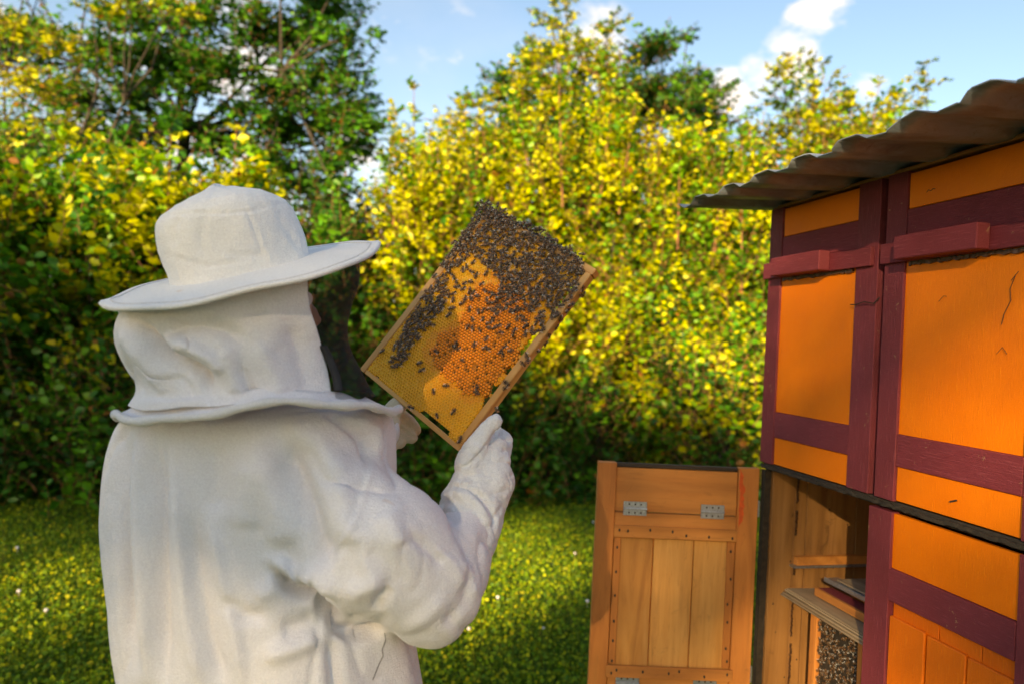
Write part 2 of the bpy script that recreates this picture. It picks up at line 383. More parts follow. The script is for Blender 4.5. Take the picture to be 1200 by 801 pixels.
def shoots(S0, D, L, k, leaf, pal, r, up=.15, droop=.0, spread=.9, grp=None):
    """leafy shoots: S0 (m,3) D (m,3) L (m,)"""
    m = len(S0); t = (np.arange(k)+.6+r.uniform(-.3, .3, (m, k)))/k
    bend = r.normal(0, .12, (m, 1, 3)); bend[..., 2] += up
    pos = S0[:, None]+D[:, None]*L[:, None, None]*t[..., None]+bend*L[:, None, None]*(t**2)[..., None]
    tan = norm(D[:, None]+2*bend*t[..., None])
    side = norm(np.cross(tan, [0, 0, 1.])+1e-6)*np.where(np.arange(k) % 2 == 0, 1, -1)[None, :, None]
    ld = norm(tan*.55+side*spread+r.normal(0, .28, (m, k, 3))+np.array([0, 0, -droop]))
    nn = norm(np.array([0, -.15, .8])+r.normal(0, .5, (m, k, 3)))
    S = leaf*r.uniform(.45, 1.35, (m, k))*(1-.3*t)
    c = palcols(pal, m, k, r, grp)
    V, F, cc = leaf_arrays(pos.reshape(-1, 3), ld.reshape(-1, 3), nn.reshape(-1, 3), S.ravel(), c.reshape(-1, 3))
    mid = S0+D*L[:, None]*.5+bend[:, 0]*L[:, None]*.25; end = S0+D*L[:, None]+bend[:, 0]*L[:, None]
    return V, F, cc, (S0, mid, end)
class Plant:
    main = False
    def __init__(s): s.LV = []; s.LF = []; s.LC = []; s.nl = 0; s.TV = []; s.TF = []; s.nt = 0; s.BV = []; s.BF = []; s.nb = 0; s.UV = []; s.UF = []; s.nu = 0
    def leaves(s, V, F, c): s.LV.append(V); s.LF.append(F+s.nl); s.LC.append(c); s.nl += len(V)
    def tube(s, a, b, r0, r1, n=5, twig=False):
        V, F = tubes(a, b, r0, r1, n)
        if twig: s.UV.append(V); s.UF.append(F+s.nu); s.nu += len(V)
        elif s.main is False: s.BV.append(V); s.BF.append(F+s.nb); s.nb += len(V)
        else: s.TV.append(V); s.TF.append(F+s.nt); s.nt += len(V)
    def limb(s, a, b, r0, r1, r, n=5, sag=.12):
        a = np.array(a, float); b = np.array(b, float); K = 5; d = np.linalg.norm(b-a)
        off = np.cumsum(r.normal(0, sag*d/K, (K+1, 3)), 0)*np.sin(np.linspace(0, math.pi, K+1))[:, None]*.6
        t = np.linspace(0, 1, K+1)[:, None]; p = a+(b-a)*t+off; p[:, 2] -= (np.sin(t[:, 0]*math.pi)*d*.06)
        rr = r0+(r1-r0)*np.linspace(0, 1, K+1)
        s.tube(p[:-1], p[1:]+(p[1:]-p[:-1])*.03, rr[:-1], rr[1:], n)
    def build(s, name, loc, label, cat, group=None):
        root = empty(name, loc); tag(root, label, cat, group); l = np.array(loc)
        if s.nl: link('crown', npmesh('crown', np.concatenate(s.LV)-l, [np.concatenate(s.LF)], np.concatenate(s.LC)), M['leaf'], root)['kind'] = 'stuff'
        if s.nt: link('trunk', npmesh('trunk', np.concatenate(s.TV)-l, [np.concatenate(s.TF)], smooth=True), M['bark'], root)
        if s.nb: link('branches', npmesh('branches', np.concatenate(s.BV)-l, [np.concatenate(s.BF)], smooth=True), M['bark'], root)['kind'] = 'stuff'
        if s.nu: link('twigs', npmesh('twigs', np.concatenate(s.UV)-l, [np.concatenate(s.UF)]), M['twig'], root)['kind'] = 'stuff'
        return root
def shrub(name, x, y, H, R, n_sh, k, leaf, pal, seed, label, cat='bush', group=None, L=.6, top=.0, low=0.05, prof=None, pal2=None, leaders=0, aim=.8):
    r = np.random.default_rng(seed); p = Plant(); base = np.array([x, y, 0.])
    prof = prof or (lambda h: np.sqrt(np.clip(1-((h-.42)/.62)**2, .02, 1)))
    ph = r.uniform(0, 6.28, 6)
    def rad_at(h, a):
        lump = 1+.16*np.sin(3*a+ph[0]+4*h)+.13*np.sin(5*a+ph[1]-7*h)+.10*np.sin(9*a+ph[2]+13*h)+.07*np.sin(2*a+ph[3]+21*h)
        return R*prof(h)*lump
    def batch(n, pl, kk, LL, shell):
        nbg = max(8, n//34); hb_ = low+(1-low)*r.random(nbg)**.85; ab = r.uniform(0, 2*math.pi, nbg); qb = r.random(nbg)**shell
        pk = r.integers(0, nbg, n); h = np.clip(hb_[pk]+r.normal(0, .20/H, n), .01, 1.05); a = ab[pk]; q = qb[pk]
        rr = rad_at(h, a)*q
        tip = base+np.stack([np.cos(a)*rr, np.sin(a)*rr, h*H], 1)+r.normal(0, .19, (n, 3))*np.array([1, 1, .7])
        out = np.stack([np.cos(a), np.sin(a), np.full(n, aim)], 1)+r.normal(0, .35, (n, 3)); out[:, 2] += (h > .85)*.8
        d = norm(out); ln = LL*r.uniform(.6, 1.3, n); S0 = tip-d*ln[:, None]
        S0[:, 2] = np.maximum(S0[:, 2], .03)
        V, F, c, (a0, m0, e0) = shoots(S0, d, ln, kk, leaf, pl, r, grp=pk)
        p.leaves(V, F, c); sel = slice(0, n) if n < 1500 else slice(0, n, 2)
        p.tube(a0[sel], m0[sel], .005, .0035, 3, True); p.tube(m0[sel], e0[sel], .0035, .0015, 3, True)
        return S0, h
    S0, h = batch(n_sh, pal, k, L, .40)
    if pal2: batch(int(n_sh*.35), pal2, k, L, .5)
    for i in range(leaders):            # upright whips standing out of the top
        a = r.uniform(0, 6.28); q = R*.8*math.sqrt(r.random()); b0 = base+np.array([math.cos(a)*q, math.sin(a)*q, H*r.uniform(.55, .8)])
        hh = H*r.uniform(.22, .42); e = b0+np.array([r.normal(0, .12), r.normal(0, .12), hh]); n2 = 26
        t = r.random(n2); S = b0+(e-b0)*t[:, None]; aa = r.uniform(0, 6.28, n2)
        d = norm(np.stack([np.cos(aa), np.sin(aa), np.full(n2, .9)], 1)); ln = L*.55*(1.15-t*.8)
        V, F, c, (a0, m0, e0) = shoots(S, d, ln, max(4, k-3), leaf, pal, r); p.leaves(V, F, c)
        p.tube(a0, e0, .003, .0012, 3, True); p.tube([b0], [e], .011, .003, 4, True)
    ns = 5; p.main = True; p.limb(base, base+np.array([0, 0, H*.7]), .04*H/4, .012, r, 6, .05); p.main = False
    for i in range(ns):                 # stems
        a = r.uniform(0, 6.28); b0 = base+np.array([math.cos(a)*.12*R, math.sin(a)*.12*R, 0]); q = R*.45
        p.limb(b0, base+np.array([math.cos(a)*q, math.sin(a)*q, H*r.uniform(.6, .9)]), .035*H/4, .008, r)
    for i in r.choice(len(S0), min(40, len(S0)), replace=False):
        ax = base+np.array([0, 0, S0[i, 2]*.55])+(S0[i]-base)*np.array([.3, .3, 0]); p.limb(ax, S0[i], .012, .004, r, 3)
    return p.build(name, (x, y, 0), label, cat, group)
def tree(name, x, y, H, clusters, leaf, pal, seed, label, group=None, m=26, k=12, L=.9, trunk_r=.14, pal2=None, fork=.35, upb=.05, droop=.25):
    """clusters: list of (cx,cy,cz,r) absolute"""
    r = np.random.default_rng(seed); p = Plant(); base = np.array([x, y, 0.])
    zt = H*fork; p.main = True; p.limb(base, base+[0, 0, zt], trunk_r, trunk_r*.8, r, 9, .02); p.main = False
    mains = []
    topc = [c for c in clusters if c[2] > zt+.4] or clusters
    nm = 6
    for i in range(nm):
        c = topc[(i*len(topc))//nm]; tgt = np.array(c[:3]); mid = base+[0, 0, zt]+(tgt-base-[0, 0, zt])*.62
        p.limb(base+[0, 0, zt*r.uniform(.8, 1)], mid, trunk_r*.45, trunk_r*.22, r, 6, .12); mains.append(mid)
    mains.append(base+np.array([0, 0, zt]))
    for ci, (cx, cy, cz, cr) in enumerate(clusters):
        c0 = np.array([cx, cy, cz]); dist = [np.linalg.norm(c0-q)+(2 if q[2] > cz else 0) for q in mains]; j = int(np.argmin(dist))
        p.limb(mains[j], c0, trunk_r*.24, trunk_r*.08, r, 4, .15)
        mm = int(m*(cr/.8)**2); u = norm(r.normal(0, 1, (mm, 3))); u[:, 2] = u[:, 2]*.6+.05
        q = cr*r.random(mm)**.45; tip = c0+u*q[:, None]*np.array([1.1, 1.1, .75])
        d = norm(u+np.array([0, 0, .25])+r.normal(0, .3, (mm, 3))); ln = L*cr/.8*r.uniform(.5, 1.1, mm)*.6
        V, F, c, (a0, m0, e0) = shoots(tip-d*ln[:, None], d, ln, k, leaf, pal2 if (pal2 and r.random() < .4) else pal, r, upb, droop)
        p.leaves(V, F, c); p.tube(a0, e0, .006, .002, 3, True)
    return p.build(name, (x, y, 0), label, 'tree', group)
def crown_clusters(cx, cy, cz, rx, rz, n, cr, seed, ry=None):
    r = np.random.default_rng(seed); out = []; ry = ry or rx
    for i in range(n):
        u = norm(r.normal(0, 1, 3)); q = r.random()**.35
        out.append((cx+u[0]*rx*q, cy+u[1]*ry*q, cz+u[2]*rz*q, cr*r.uniform(.7, 1.25)))
    return out
def base_h(px, Y, pytop):
    w = W(px, pytop, Y); return w.x, w.z
def hedge():
    # px at eye level, depth, top row, half width px, shoots, palette, second palette, leaf, label
    rows = [
     (-70, 6.6, 170, 120, 700, 'lime', 'green', .11, 'yellow green bush at the far left edge of the hedge'),
     (85, 6.9, 190, 150, 1200, 'lime', 'green', .115, 'large leaved bush behind the left side of the hat with sunlit yellow top'),
     (235, 7.0, 215, 130, 1100, 'gold', 'green', .105, 'bush rising straight behind the hat with golden leaf sprays'),
     (375, 7.4, 265, 105, 900, 'green', 'deep', .09, 'darker green bush just right of the hat brim'),
     (500, 7.6, 150, 85, 1100, 'gold', 'lime', .085, 'slender golden bush behind the comb frame with sky to its left'),
     (600, 8.0, 140, 90, 1100, 'gold', 'lime', .082, 'golden bush behind the upper corner of the comb frame'),
     (700, 8.3, 120, 95, 1300, 'gold', 'lime', .082, 'dense golden bush to the right of the comb frame'),
     (800, 8.2, 165, 95, 1300, 'gold', 'green', .085, 'golden green bush above the open wooden door'),
     (885, 7.9, 190, 90, 1100, 'gold', 'lime', .082, 'bright yellow bush beside the left end of the hive roof'),
     (1000, 8.3, 150, 90, 1000, 'gold', 'lime', .082, 'bush with open twigs rising behind the hive roof'),
     (1130, 8.6, 190, 90, 700, 'lime', 'green', .065, 'bush hidden for the most part behind the orange hive'),
    ]
    for i, (px, Y, pt, hw, n, pl, pl2, lf, lab) in enumerate(rows):
        w = W(px, 400, Y); H = W(px, pt, Y).z; R = hw/FPX*Y*1.12
        shrub('hedge_bush', w.x, Y+.4, H, R, int(n*1.45), 11, lf*.95, pl, 100+i, lab, 'bush', 'bushes of the hedge behind the meadow', L=.52, pal2=pl2,
              leaders=11 if pl == 'gold' else 5)
    # low growth that closes the foot of the hedge
    for i, (px, Y, pt, hw) in enumerate([(-20, 6.35, 440, 100), (110, 6.5, 430, 95), (480, 7.2, 455, 80), (585, 7.5, 445, 85), (690, 7.7, 450, 80), (850, 7.3, 410, 62)]):
        w = W(px, 400, Y); H = W(px, pt, Y).z; R = hw/FPX*Y
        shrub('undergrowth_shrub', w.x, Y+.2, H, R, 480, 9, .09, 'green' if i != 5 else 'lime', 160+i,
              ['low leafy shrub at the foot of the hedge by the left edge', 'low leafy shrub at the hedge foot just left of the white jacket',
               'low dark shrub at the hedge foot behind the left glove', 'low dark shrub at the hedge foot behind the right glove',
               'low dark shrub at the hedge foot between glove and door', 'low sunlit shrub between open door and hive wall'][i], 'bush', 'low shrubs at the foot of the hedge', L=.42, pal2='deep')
hedge()
def trees():
    # big dark tree on the left, forked limbs against the sky
    def cl(lst, Y, cr=1.0, dz=1.2, sd=1):
        r = np.random.default_rng(sd); out = []
        for (px, py, rr) in lst:
            for j in range(2):
                w = W(px+r.normal(0, 10), py+r.normal(0, 8), Y+r.uniform(-dz, dz)); out.append((w.x, w.y, w.z, rr*cr))
        return out
    Y = 12.5
    pts = [(30, 40, .9), (80, 110, .9), (40, 160, 1.0), (120, 60, .8), (110, 165, .9), (165, 20, .8), (190, 90, .5), (235, 15, .9), (270, 70, .8), (300, 20, .9), (330, 95, .9),
           (350, 40, .9), (385, 15, .8), (385, 80, .9), (400, 130, .8), (415, 165, .6), (340, 150, .8), (290, 130, .7), (370, 185, .6), (330, 200, .6), (400, 175, .5), (430, 140, .5), (300, 175, .6), (310, 215, .6), (355, 225, .5), (395, 205, .4), (260, 165, .7), (220, 150, .5), (180, 190, .8), (400, 40, .6), (420, 105, .5), (160, 110, .7), (210, 60, .7), (235, 110, .6), (200, 135, .7), (150, 150, .8), (180, 60, .7), (240, 60, .6), (60, 230, 1.0), (120, -60, 1), (220, -70, 1), (320, -60, 1), (20, -40, 1), (390, -40, .7), (-40, 60, 1.1), (-60, 170, 1.1)]
    t0 = W(205, 400, Y)
    tree('broadleaf_tree', t0.x, Y, 8.2, cl(pts, Y, 1.0, 1.3, 5), .115, 'green', 21, 'tall dark green tree with forked trunk against the sky at upper left', m=48, k=11, L=1.0, trunk_r=.12, pal2='green', fork=.60)
    Y = 9.6
    t0 = W(40, 400, Y)
    tree('young_tree', t0.x, Y, 6.5, cl([(10, 20, .7), (60, 40, .6), (30, 90, .7), (75, 140, .6), (10, 150, .8), (150, -10, .6), (205, 10, .5), (110, 10, .4), (-20, -30, .8), (50, -40, .8)], Y, .9, .6, 6),
         .075, 'gold', 22, 'golden leaved tree crown at the top left corner', m=50, k=10, L=.8, trunk_r=.07, pal2='lime')
    # tall light tree above the middle
    Y = 9.4
    t0 = W(665, 400, Y)
    tree('young_tree', t0.x, Y, 6.2, cl([(655, 25, .28), (690, 45, .35), (640, 70, .35), (700, 90, .45), (660, 110, .5), (620, 130, .4), (720, 25, .25), (725, 120, .45), (680, 160, .5), (600, 100, .28), (585, 160, .4), (640, 175, .5), (655, 5, .2), (560, 190, .35), (530, 150, .3), (610, 75, .3), (670, 60, .4), (715, 70, .35), (630, 100, .4), (560, 130, .3), (600, 180, .5), (550, 200, .5), (500, 190, .4)], Y, 1.15, .5, 7),
         .066, 'gold', 23, 'tallest yellow green tree with pointed top right of centre', m=95, k=9, L=.7, trunk_r=.05, pal2='lime')
    Y = 15
    t0 = W(775, 400, Y)
    tree('broadleaf_tree', t0.x, Y, 8.5, cl([(775, 70, .7), (745, 95, .8), (805, 90, .7), (830, 120, .6), (760, 130, .9), (810, 140, .9), (790, 50, .4), (835, 155, .6), (720, 150, .8), (600, 60, .4), (590, 95, .6), (610, 130, .7), (840, 190, .8), (750, 190, .9), (690, 190, .9), (640, 170, .9)], Y, 1.0, 1.2, 8),
         .11, 'green', 24, 'round dark green tree standing behind the yellow bushes right of centre', m=70, k=10, L=1.0, trunk_r=.11, pal2='deep')
    Y = 9.0
    t0 = W(940, 400, Y)
    tree('young_tree', t0.x, Y, 5.2, cl([(945, 70, .25), (925, 100, .32), (965, 100, .3), (905, 130, .35), (950, 140, .4), (985, 135, .3), (880, 160, .4), (930, 180, .45), (975, 185, .4), (1000, 110, .18), (940, 215, .5), (855, 200, .5), (890, 200, .5), (1010, 170, .4), (955, 120, .3), (980, 150, .35)], Y, 1.1, .4, 9),
         .062, 'gold', 25, 'thin yellow green tree just left of the hive roof', m=110, k=9, L=.7, trunk_r=.035, pal2='lime')
    Y = 8.8
    t0 = W(1060, 400, Y)
    tree('young_tree', t0.x, Y, 4.9, cl([(1085, 100, .22), (1060, 115, .22), (1040, 130, .25), (1020, 150, .3), (1075, 140, .25), (1090, 85, .14), (1000, 165, .3)], Y, 1.0, .3, 10),
         .062, 'gold', 26, 'sparse twiggy tree top directly above the corrugated roof', m=100, k=8, L=.7, trunk_r=.03, pal2='lime')
    # dark wood behind everything at low level
    for i, (px, Y, pt, hw) in enumerate([(-150, 13, 230, 180), (120, 14, 235, 150), (380, 13, 215, 130), (560, 12, 270, 120), (730, 12, 260, 130), (900, 12, 260, 130), (1100, 12, 230, 150), (1350, 13, 200, 180)]):
        w = W(px, 400, Y); H = W(px, pt, Y).z; R = hw/FPX*Y
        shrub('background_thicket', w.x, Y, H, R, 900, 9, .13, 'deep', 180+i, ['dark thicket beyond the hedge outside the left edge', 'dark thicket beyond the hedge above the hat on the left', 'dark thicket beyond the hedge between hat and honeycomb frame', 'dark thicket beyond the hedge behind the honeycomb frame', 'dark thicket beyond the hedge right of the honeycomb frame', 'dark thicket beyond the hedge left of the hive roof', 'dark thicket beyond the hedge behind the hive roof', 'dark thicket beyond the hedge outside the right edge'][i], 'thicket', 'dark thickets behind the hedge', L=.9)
trees()

# added, unseen trees behind the camera, shaped to block low sun from beekeeper and hive
def shade_trees_behind():
    tops = [(-26, 14.6), (-19, 14.4), (-14, 13.45), (-12.2, 12.95), (-11.2, 12.75), (-9, 13.0), (0, 13.2), (10, 13)]
    for i in range(13):
        x = -24.5+i*2.5; y = -30+(i % 3)*.7-.7; R = 2.5
        H = float(np.interp(x, [t[0] for t in tops], [t[1] for t in tops]))
        r = np.random.default_rng(300+i); p = Plant(); n = 6200
        PX = x+r.uniform(-R, R, n); PZ = H*.22+(r.random(n)**.8)*H*.85; PY = y+r.uniform(-1.6, 1.6, n)
        lim = np.interp(PX, [t[0] for t in tops], [t[1] for t in tops])+.25*np.sin(PX*3.1)+r.normal(0, .18, n)
        keep = PZ < lim-(PY-(-30))*.325*-1*0
        for (gx, gz, ax, az, pr) in ((-13.22, 11.42, 1.02, .52, 1.0), (-14.6, 11.35, .9, .40, .9), (-16.6, 11.3, 1.3, .35, .75)):  # gaps cut in the added crowns to let sun reach the lawn
            zz = PZ-(PY+30)*.325*-1; xx = PX-(PY+30)*.364
            inside = (((xx-gx)/ax)**2+((PZ-(PY+30)*-.325-gz)/az)**2 < 1) & (r.random(n) < pr); keep &= ~inside
        xs = PX-(PY+30)*.364; thin = np.clip((xs+11.35)/.35, 0, 1)*.60; keep &= ~((xs > -11.35) & (xs < -9.0) & (r.random(n) < thin)); keep &= ~((xs > -12.0) & (xs <= -11.35) & (r.random(n) < .20) & (PZ-(PY+30)*-.325 > 11.75))  # leaves thinned so more sun gets through to the hive and the held frame
        P = np.stack([PX, PY, PZ], 1)[keep]; n = len(P)
        c = np.array(PAL['green'])[r.integers(0, 4, n)]
        V, F, cc = leaf_arrays(P, r.normal(0, 1, (n, 3)), norm(r.normal(0, 1, (n, 3))), r.uniform(.16, .30, n), c)
        p.leaves(V, F, cc); p.main = True; p.limb([x, y, 0], [x, y, H*.75], .2, .06, r, 7, .03); p.main = False
        for j in range(6): p.limb([x, y, H*.25+j*.9], P[j*50], .06, .02, r, 4)
        p.build('added_shade_tree', (x, y, 0), 'dense unseen tree added far behind the camera to shade the scene', 'tree', 'unseen trees added behind the camera for shade')
shade_trees_behind()

# ------------------------------------------------------------------ grass and clover
def meadow():
    r = np.random.default_rng(5)
    n = 260000
    Y = 2.6+6.6*r.random(n)**1.15; X = (r.random(n)*2-1)*(Y*.78+.4)
    Z = hgt(X, Y)
    P = np.stack([X, Y, Z], 1)
    patch = .5+.5*np.sin(X*2.1+np.sin(Y*2.7)*1.5)*np.cos(Y*1.9+X*.8)
    # blades
    nb = 130000; b = P[:nb]; h = r.uniform(.03, .09, nb)*(1+.5*patch[:nb]); lean = r.normal(0, .45, (nb, 3)); lean[:, 2] = 1
    tip = b+norm(lean)*h[:, None]; a = r.uniform(0, 6.28, nb); s = np.stack([np.cos(a), np.sin(a), 0*a], 1)*.0042
    V = np.stack([b-s, b+s, tip], 1).reshape(-1, 3); F = np.arange(nb*3).reshape(-1, 3)
    base = np.array([(.10, .19, .012), (.07, .14, .010), (.20, .27, .014), (.34, .32, .03)]); c = np.repeat(base[r.choice(4, nb, p=[.4, .3, .22, .08])], 3, 0)
    o = link('grass', npmesh('grass', V, [F], c), M['grass']); tag(o, 'short lawn grass covering the meadow', 'grass', None, 'stuff')
    # clover leaves
    b = P[nb:]; m = len(b); b = b+np.stack([0*X[nb:], 0*X[nb:], r.uniform(.01, .055, m)*(1+.4*patch[nb:])], 1)
    a = r.uniform(0, 6.28, m); D = np.stack([np.cos(a), np.sin(a), r.normal(.1, .25, m)], 1)
    base = np.array([(.36, .42, .012), (.20, .32, .011), (.09, .19, .010), (.60, .52, .014)]); c = base[r.choice(4, m, p=[.3, .35, .25, .1])]*(1+r.normal(0, .15, (m, 1)))
    V, F, cc = leaf_arrays(b, D, norm(r.normal(0, .55, (m, 3))+[-.25, -.75, .7]), r.uniform(.014, .026, m), np.clip(c, .01, .6), .42, .1)
    o = link('clover_leaves', npmesh('clover_leaves', V, [F], cc), M['grass']); tag(o, 'low clover leaves mixed through the lawn', 'ground cover', None, 'stuff')
    # flowers
    bm = bmesh.new(); bmesh.ops.create_icosphere(bm, subdivisions=2, radius=.011)
    for v in bm.verts: v.co *= 1+.25*noise.noise(v.co*400); v.co.z = v.co.z*.85+.06
    polytube(bm, [(0, 0, 0), (.002, 0, .03), (0, 0, .052)], .0012, 4)
    me = bpy.data.meshes.new('clover_flower'); bm.to_mesh(me); bm.free(); me.materials.append(M['petal'])
    for i in range(34):
        y = r.uniform(3.2, 7.2)
        x = r.uniform(-.3, 1.9) if r.random() < .75 else r.uniform(-5*y/7, -2.0*y/4)
        o = link('clover_flower', me, None, None, (x, y, float(hgt(x, y))+r.uniform(0, .02))); s = r.uniform(.55, 1.0); o.scale = (s, s, s)
        tag(o, 'small pale clover flower standing in the lawn', 'flower', 'clover flowers in the lawn')
meadow()

# ------------------------------------------------------------------ bee house
TH = math.atan2(-.976, .218)
HB = empty('bee_house', (.709, 2.06, 0), TH)
tag(HB, 'orange and maroon painted wooden bee house with a corrugated roof and one lower door open', 'bee hive')
def hb(name, s0, s1, d0, d1, z0, z1, m, parent=None, bev=.0012, jit=.0006):
    return bobj(name, cube_bm(s0, s1, d0, d1, z0, z1, bev, 1, jit), M[m] if isinstance(m, str) else m, parent or HB)
PITCH = .455; COLS = 3
def rough_strip(name, s0, s1, d0, d1, z0, z1, m, parent, amp=.004, n=40, axis=0):
    """a strip with an uneven lower/front edge"""
    bm = bmesh.new(); prev = None
    for i in range(n+1):
        t = i/n; a = random.uniform(-amp, amp); b = random.uniform(-amp, amp)
        if axis == 0: q = [(s0+(s1-s0)*t, y+a*.6, z+b) for y, z in ((d0, z0), (d0, z1), (d1, z1), (d1, z0))]
        else: q = [(x+a, y+b*.3, z0+(z1-z0)*t) for x, y in ((s0, d0), (s1, d0), (s1, d1), (s0, d1))]
        cur = [bm.verts.new(p) for p in q]
        if prev:
            for k in range(4): bm.faces.new((prev[k], prev[(k+1) % 4], cur[(k+1) % 4], cur[k]))
        else: bm.faces.new(cur)
        prev = cur
    bm.faces.new(prev[::-1]); bmesh.ops.recalc_face_normals(bm, faces=bm.faces[:])
    return bobj(name, bm, M[m], parent)
def upper_door(c):
    o = c*PITCH; L = -.008+o; R = .425+o
    if c == 0: L = -.012
    d = hb('upper_door', L+.05, R-.065, .006, .018, 1.445, 1.812, 'orange', bev=.0008)
    hb('stile', L, L+.058, 0, .024, 1.302, 2.0, 'maroon_v', d); hb('stile', R-.072, R, 0, .024, 1.302, 2.0, 'maroon_v', d)
    a, b = L+.060, R-.074
    hb('top_panel', a, b, .004, .02, 1.919, 1.994, 'orange', d)
    hb('rail', a-.001, b+.001, .0025, .022, 1.852, 1.9175, 'maroon_h', d)
    hb('rail', a-.001, b+.001, .0015, .022, 1.377, 1.4445, 'maroon_h', d)
    hb('lower_panel', a, b, .005, .02, 1.304, 1.3755, 'orange', d)
    # alighting board: back board with a projecting block, an entrance notch and a shorter block
    hb('landing_board', L-.012 if c == 0 else L-.004, R-.012, -.010, -.0005, 1.807, 1.85, 'maroon_h', d)
    hb('landing_board', L+.072, L+.282, -.040, -.0105, 1.808, 1.856, 'maroon_h', d, bev=.002)
    rough_strip('propolis_line', a+.01, b-.01, .0, .0058, 1.7985, 1.8065, 'propolis', d, .0022)
    return d
for c in range(COLS): upper_door(c)
def lower_door(c):
    o = c*PITCH; L = -.022+o; R = .425+o
    d = hb('lower_door', L+.064, R-.066, .006, .018, 1.162, 1.276, 'orange', bev=.0008)
    hb('stile', L, L+.070, 0, .024, .59, 1.279, 'maroon_v', d); hb('stile', R-.072, R, 0, .024, .59, 1.279, 'maroon_v', d)
    a, b = L+.072, R-.074
    hb('rail', a-.001, b+.001, -.001, .022, 1.094, 1.1615, 'maroon_h', d)
    n = 3; w = (b-a)/n
    for i in range(n):
        s = a+i*w+.004*(i % 2)
        hb('back_plank', a+i*w+.0012+(.025 if 0 < i else 0), a+(i+1)*w-.0012+(.025 if i < n-1 else 0), .012, .02, .98, 1.093, 'orange_v', d)
        hb('front_plank', s+.0012, s+w-.0012-.004*(i % 2), .003, .0115, .66, 1.063-.002*i, 'orange_v', d, bev=.002)
    hb('rail', a-.001, b+.001, .0005, .022, .59, .655, 'maroon_h', d)
    return d
for c in range(1, COLS): lower_door(c)
# carcass
W_ = COLS*PITCH
hb('side_wall', -.006, .012, .026, .50, 1.302, 2.0, 'inside', bev=.001)
hb('side_wall', W_-.02, W_, .026, .50, .57, 2.0, 'inside', bev=.001)
hb('back_wall', .013, W_-.021, .485, .50, .57, 2.0, 'inside', bev=.001)
hb('middle_deck', -.004, W_-.021, .006, .484, 1.2835, 1.3005, 'tar', bev=.002)
hb('middle_deck', .013, W_-.022, .028, .483, 1.279, 1.2825, 'inside_d', bev=0)
hb('floor', -.004, W_-.021, .004, .484, .57, .588, 'inside_d')
hb('top_deck', -.004, W_-.021, .0, .50, 2.0, 2.008, 'inside_d')
for c in range(1, COLS): hb('divider', c*PITCH-.021, c*PITCH-.007, .0245, .484, .589, 1.2785, 'inside'); hb('divider', c*PITCH-.021, c*PITCH-.007, .0245, .484, 1.3015, 1.995, 'tar')
rough_strip('grime_strip', -.006, W_-.03, -.0015, .0038, 1.288, 1.2955, 'tar', HB, .0022, 120)
# opened compartment: far side wall of planks
xs_ = [.026, .098, .135, .21, .295, .39, .483]
for i, (a, b) in enumerate(zip(xs_, xs_[1:])):
    hb('side_plank', -.002 if i != 1 else -.002, .016-.0015*(i % 2), a+.0008, b-.0008, .589, 1.2785, 'inside', bev=.001)
rough_strip('edge_strip', -.0035, .0085, .006, .0255, .58, 1.281, 'tar', HB, .0012, 60, 1)
rough_strip('outer_edge_board', -.006, -.0036, .004, .10, .58, 1.281, 'tar', HB, .001, 60, 1)
for za, zb in ((.62, .80), (.82, .93), (.99, 1.03), (1.10, 1.17), (1.19, 1.262)): rough_strip('propolis_line', .0155, .0185, .101, .1065, za, zb, 'propolis', HB, .0028, 40, 1)
hb('support_bar', .017, .033, .10, .46, 1.021, 1.045, 'wood_h'); hb('support_plate', .017, .040, .088, .46, 1.0165, 1.0205, 'hinge', bev=0)
for i in range(14):
    z = random.uniform(.62, 1.25); dd = random.uniform(.04, .3)
    bm = bmesh.new(); bmesh.ops.create_icosphere(bm, subdivisions=1, radius=random.uniform(.0015, .0032)); bmesh.ops.scale(bm, vec=(.4, 1, 1), verts=bm.verts[:])
    bobj('nail_head', bm, M['nail'], HB, (.0165, dd, z))
for s in (.02, W_-.06):
    for dd in (.04, .42): hb('leg', s, s+.05, dd, dd+.05, -.02, .569, 'maroon_v')
# things standing in the open compartment
MH = Matrix.Translation((.709, 2.06, 0)) @ Matrix.Rotation(TH, 4, 'Z')
def inroot(name, s, d, z, label, cat, rz=0):
    e = empty(name, mat=MH @ Matrix.Translation((s, d, z)) @ Matrix.Rotation(rz, 4, 'Z')); tag(e, label, cat); return e
cb = inroot('cover_board', .19, .10, .945, 'weathered layered plywood board lying on the frames inside the open hive', 'board', rz=-.02)
for i, (dz, th, x0) in enumerate(((0, .005, -.15), (.0062, .006, -.145), (.0135, .005, -.138), (.0192, .003, -.134))):
    bobj('plywood_layer', cube_bm(x0, .215, -.055+.003*i, .05, dz, dz+th, .0015, 1, .0014), M['grey_wood'], cb)
fr = inroot('stored_frame', .22, .115, .97, 'reddish wooden frame lying on top of the weathered board', 'hive frame')
bobj('front_bar', cube_bm(-.10, .2, -.018, -.008, 0, .020, .001), M['wood_h'], fr); bobj('top_slat', cube_bm(-.10, .2, -.0075, .035, .012, .019, .001), M['maroon_h'], fr)
bobj('end_bar', cube_bm(-.10, -.088, -.0075, .035, 0, .0115, .001), M['wood_h'], fr)
ms = inroot('metal_strip', .24, .15, 1.012, 'grey metal spacer strip above the stored frame inside the hive', 'metal strip', rz=.02)
bobj('strip_bar', cube_bm(-.12, .18, -.02, .02, 0, .003, 0), M['hinge'], ms); bobj('strip_lip', cube_bm(-.12, .18, -.024, -.0205, -.006, .006, .001), M['hinge'], ms)
pb = inroot('pale_board', .26, .20, 1.016, 'pale thin board lying on the metal strip inside the hive', 'board')
